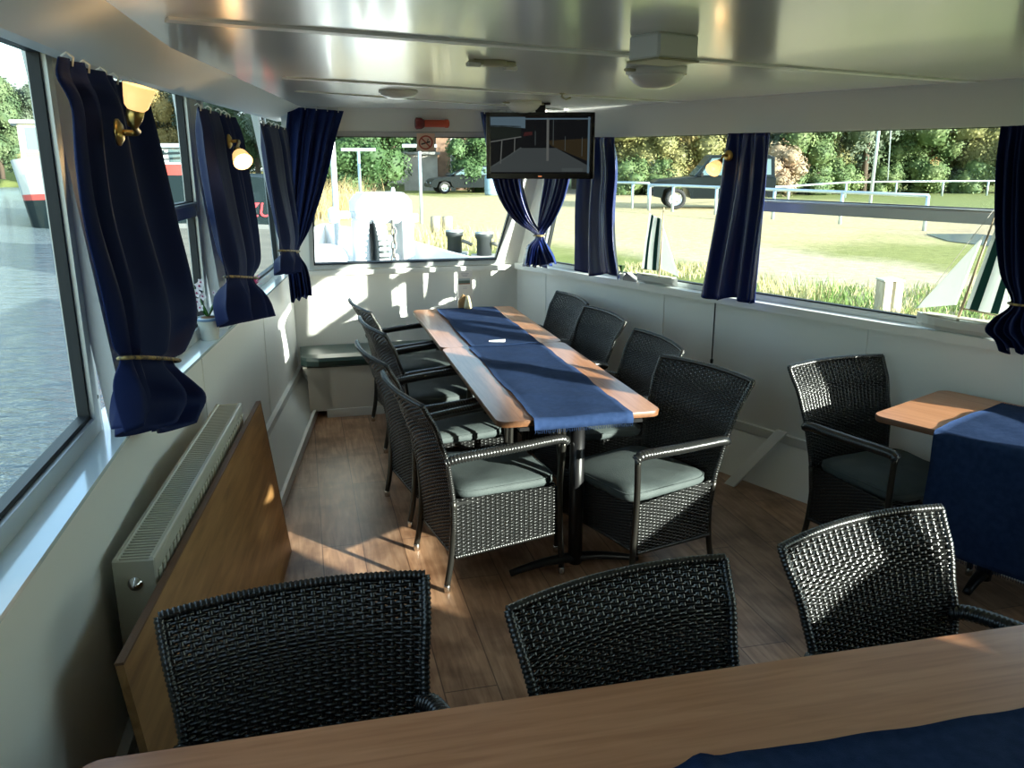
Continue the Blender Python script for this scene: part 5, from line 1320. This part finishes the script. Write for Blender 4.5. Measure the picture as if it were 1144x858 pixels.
# ---- boats on the river
def hull(m_, L, Wd, z0, z1, bands, bow=.22, flare=.12, sheer=.3, stern=.05):
    # local +X forward; bands = [(z, material index)...] from keel up
    secs = []; xs = [-L/2+L*k/24 for k in range(25)]; zs = [z0]+[b[0] for b in bands]
    for x in xs:
        f = (x+L/2)/L; ww = 1
        if f > 1-bow: ww = max(.03, 1-((f-(1-bow))/bow)**2.0)
        if f < stern: ww = .75+.25*f/stern
        rw_ = []
        for z in zs:
            q = (z-z0)/(z1-z0); zz = z+sheer*q*max(0, (f-.55)/.45)**2
            hw = Wd/2*min(1, ww*(1-flare*(1-q))+ .0); rw_.append((x+.2*q*(f > .97), hw, zz))
        secs.append(rw_)
    nz_ = len(zs)
    for s in (-1, 1):
        for j in range(nz_-1):
            vs = [(x, s*y, z) for sec in secs for x, y, z in (sec[j], sec[j+1])]
            m_.add(vs, [[2*i, 2*i+2, 2*i+3, 2*i+1][::s] for i in range(24)], bands[j][1], False)
    top_ = [(sec[-1][0], s*sec[-1][1], sec[-1][2]-.02) for s in (1,) for sec in secs]+[(sec[-1][0], -sec[-1][1], sec[-1][2]-.02) for sec in secs[::-1]]
    m_.add(top_, [list(range(len(top_)))], bands[-1][1])
    for sec in (secs[0],):
        for j in range(nz_-1): m_.add([(sec[j][0], -sec[j][1], sec[j][2]), (sec[j][0], sec[j][1], sec[j][2]), (sec[j+1][0], sec[j+1][1], sec[j+1][2]), (sec[j+1][0], -sec[j+1][1], sec[j+1][2])], [(0, 1, 2, 3)], bands[j][1])
MG, MD, MR = mat('barge_grey', (.42, .47, .46), .6, var=(1.5, (.48, .52, .50))), mat('barge_dark', (.012, .022, .025), .6, spec=.1), mat('barge_red', (.42, .07, .06), .5)
gb = at_d(72, 247, 41); gb.z = WZ
t = thing('grey_barge', 'grey barge with cream wheelhouse and red waterline stripe, out on the river at left', 'barge', tuple(gb), math.radians(-61))
m_ = MB(); hull(m_, 9.5, 3.2, 0, 2.35, [(.95, 1), (1.15, 2), (1.25, 0), (2.35, 0)], .16, .25, .35); ob = m_.build('hull', [MG, MD, MR], t)
m_ = MB(); m_.box((-.6, 0, 3.1), (2.6, 2.5, 1.7), bev=.05); 
m_.build('wheelhouse', mat('cream_paint', (.66, .64, .46), .5), t)
m_ = MB(); m_.box((-.6, 0, 4.0), (3.2, 3.0, .14), bev=.04); m_.build('roof', mat('pale_roof', (.62, .64, .62), .5), t)
for s in (-1, 1):
    m_ = MB(); m_.box((-.6, s*1.25, 3.35), (2.1, .03, .85)); m_.build('window', M_cglass, t)
m_ = MB(); m_.box((.70, 0, 3.35), (.03, 2.0, .9)); m_.build('window', M_cglass, t)
m_ = MB(); m_.box((.72, 0, 2.62), (.04, 2.1, .42)); m_.build('front_panel', mat('varnish', (.42, .22, .10), .5), t)
for s in (-1, 1):
    m_ = MB(); m_.lathe([(.001, .0), (.17, .0), (.20, .02), (.22, .03), (.001, .06)], (3.55, s*.96, 1.80), 14, 0, Matrix.Rotation(-math.pi/2*s*.78, 4, 'X')); m_.build('hawse_hole', M_wpaint, t)
tb = at_d(246, 300, 20.3); tb.z = WZ
t = thing('black_barge', 'black barge with red lettering and white cabin seen through the middle left windows', 'barge', tuple(tb), math.radians(2))
m_ = MB(); hull(m_, 4.2, 2.6, 0, 2.25, [(1.16, 0), (1.26, 2), (2.25, 1)], .10, .05, -.12); m_.build('hull', [mat('plank_grey', (.085, .092, .092), .7, spec=.15, var=(3, (.12, .125, .12), (.3, 1, 6))), MD, mat('band_pale', (.16, .17, .17), .6)], t)
m_ = MB(); m_.box((-.95, .1, 2.32), (2.1, 2.1, .30), bev=.03); m_.build('red_coaming', MR, t)
m_ = MB(); m_.box((-.95, .1, 2.62), (1.9, 1.9, .40), bev=.03); m_.build('cabin', mat('cabin_white', (.66, .72, .74), .5), t)
m_ = MB(); m_.box((-.95, .1, 2.85), (2.1, 2.2, .08), bev=.02); m_.build('cabin_roof', mat('roof_blue', (.50, .62, .70), .5), t)
for x in (-1.55, -.95, -.35):
    m_ = MB(); m_.box((x, -.86, 2.64), (.45, .03, .26)); m_.build('window', M_cglass, t)
m_ = MB(); m_.tube([(-.7, -1.15, 2.1), (-.7, -1.15, 2.75)], .10, 8); m_.lathe([(.001, .04), (.13, .03), (.13, -.02)], (-.7, -1.15, 2.72), 10); m_.build('bollard', MD, t)
m_ = MB(); m_.tube([(-1.9, -1.2, 2.62), (.2, -1.2, 2.72)], .025, 6); m_.build('handrail', MD, t)
def text_mesh(txt, size, mtl, parent, loc, rot, depth=.01, name='lettering', shear=0):
    cu = bpy.data.curves.new('t', 'FONT'); cu.body = txt; cu.size = size; cu.extrude = depth; cu.align_x = 'CENTER'; cu.shear = shear
    o = bpy.data.objects.new('t', cu); COL.objects.link(o); bpy.context.view_layer.update()
    me = bpy.data.meshes.new_from_object(o.evaluated_get(bpy.context.evaluated_depsgraph_get())); bpy.data.objects.remove(o); bpy.data.curves.remove(cu)
    me.name = name; me.materials.clear(); me.materials.append(mtl)
    for p_ in me.polygons: p_.material_index = 0
    q = bpy.data.objects.new(name, me); COL.objects.link(q); q.parent = parent; q.location = loc; q.rotation_euler = rot
    return q
MRL = mat('letter_red', (.62, .06, .07), .5)
text_mesh('ZUIL', .42, MRL, t, (1.47, -1.30, 1.40), (math.radians(88), 0, 0), shear=.2)
text_mesh('ZUIL', .40, MRL, t, (-1.0, -1.30, 1.33), (math.radians(88), 0, 0), shear=.2)
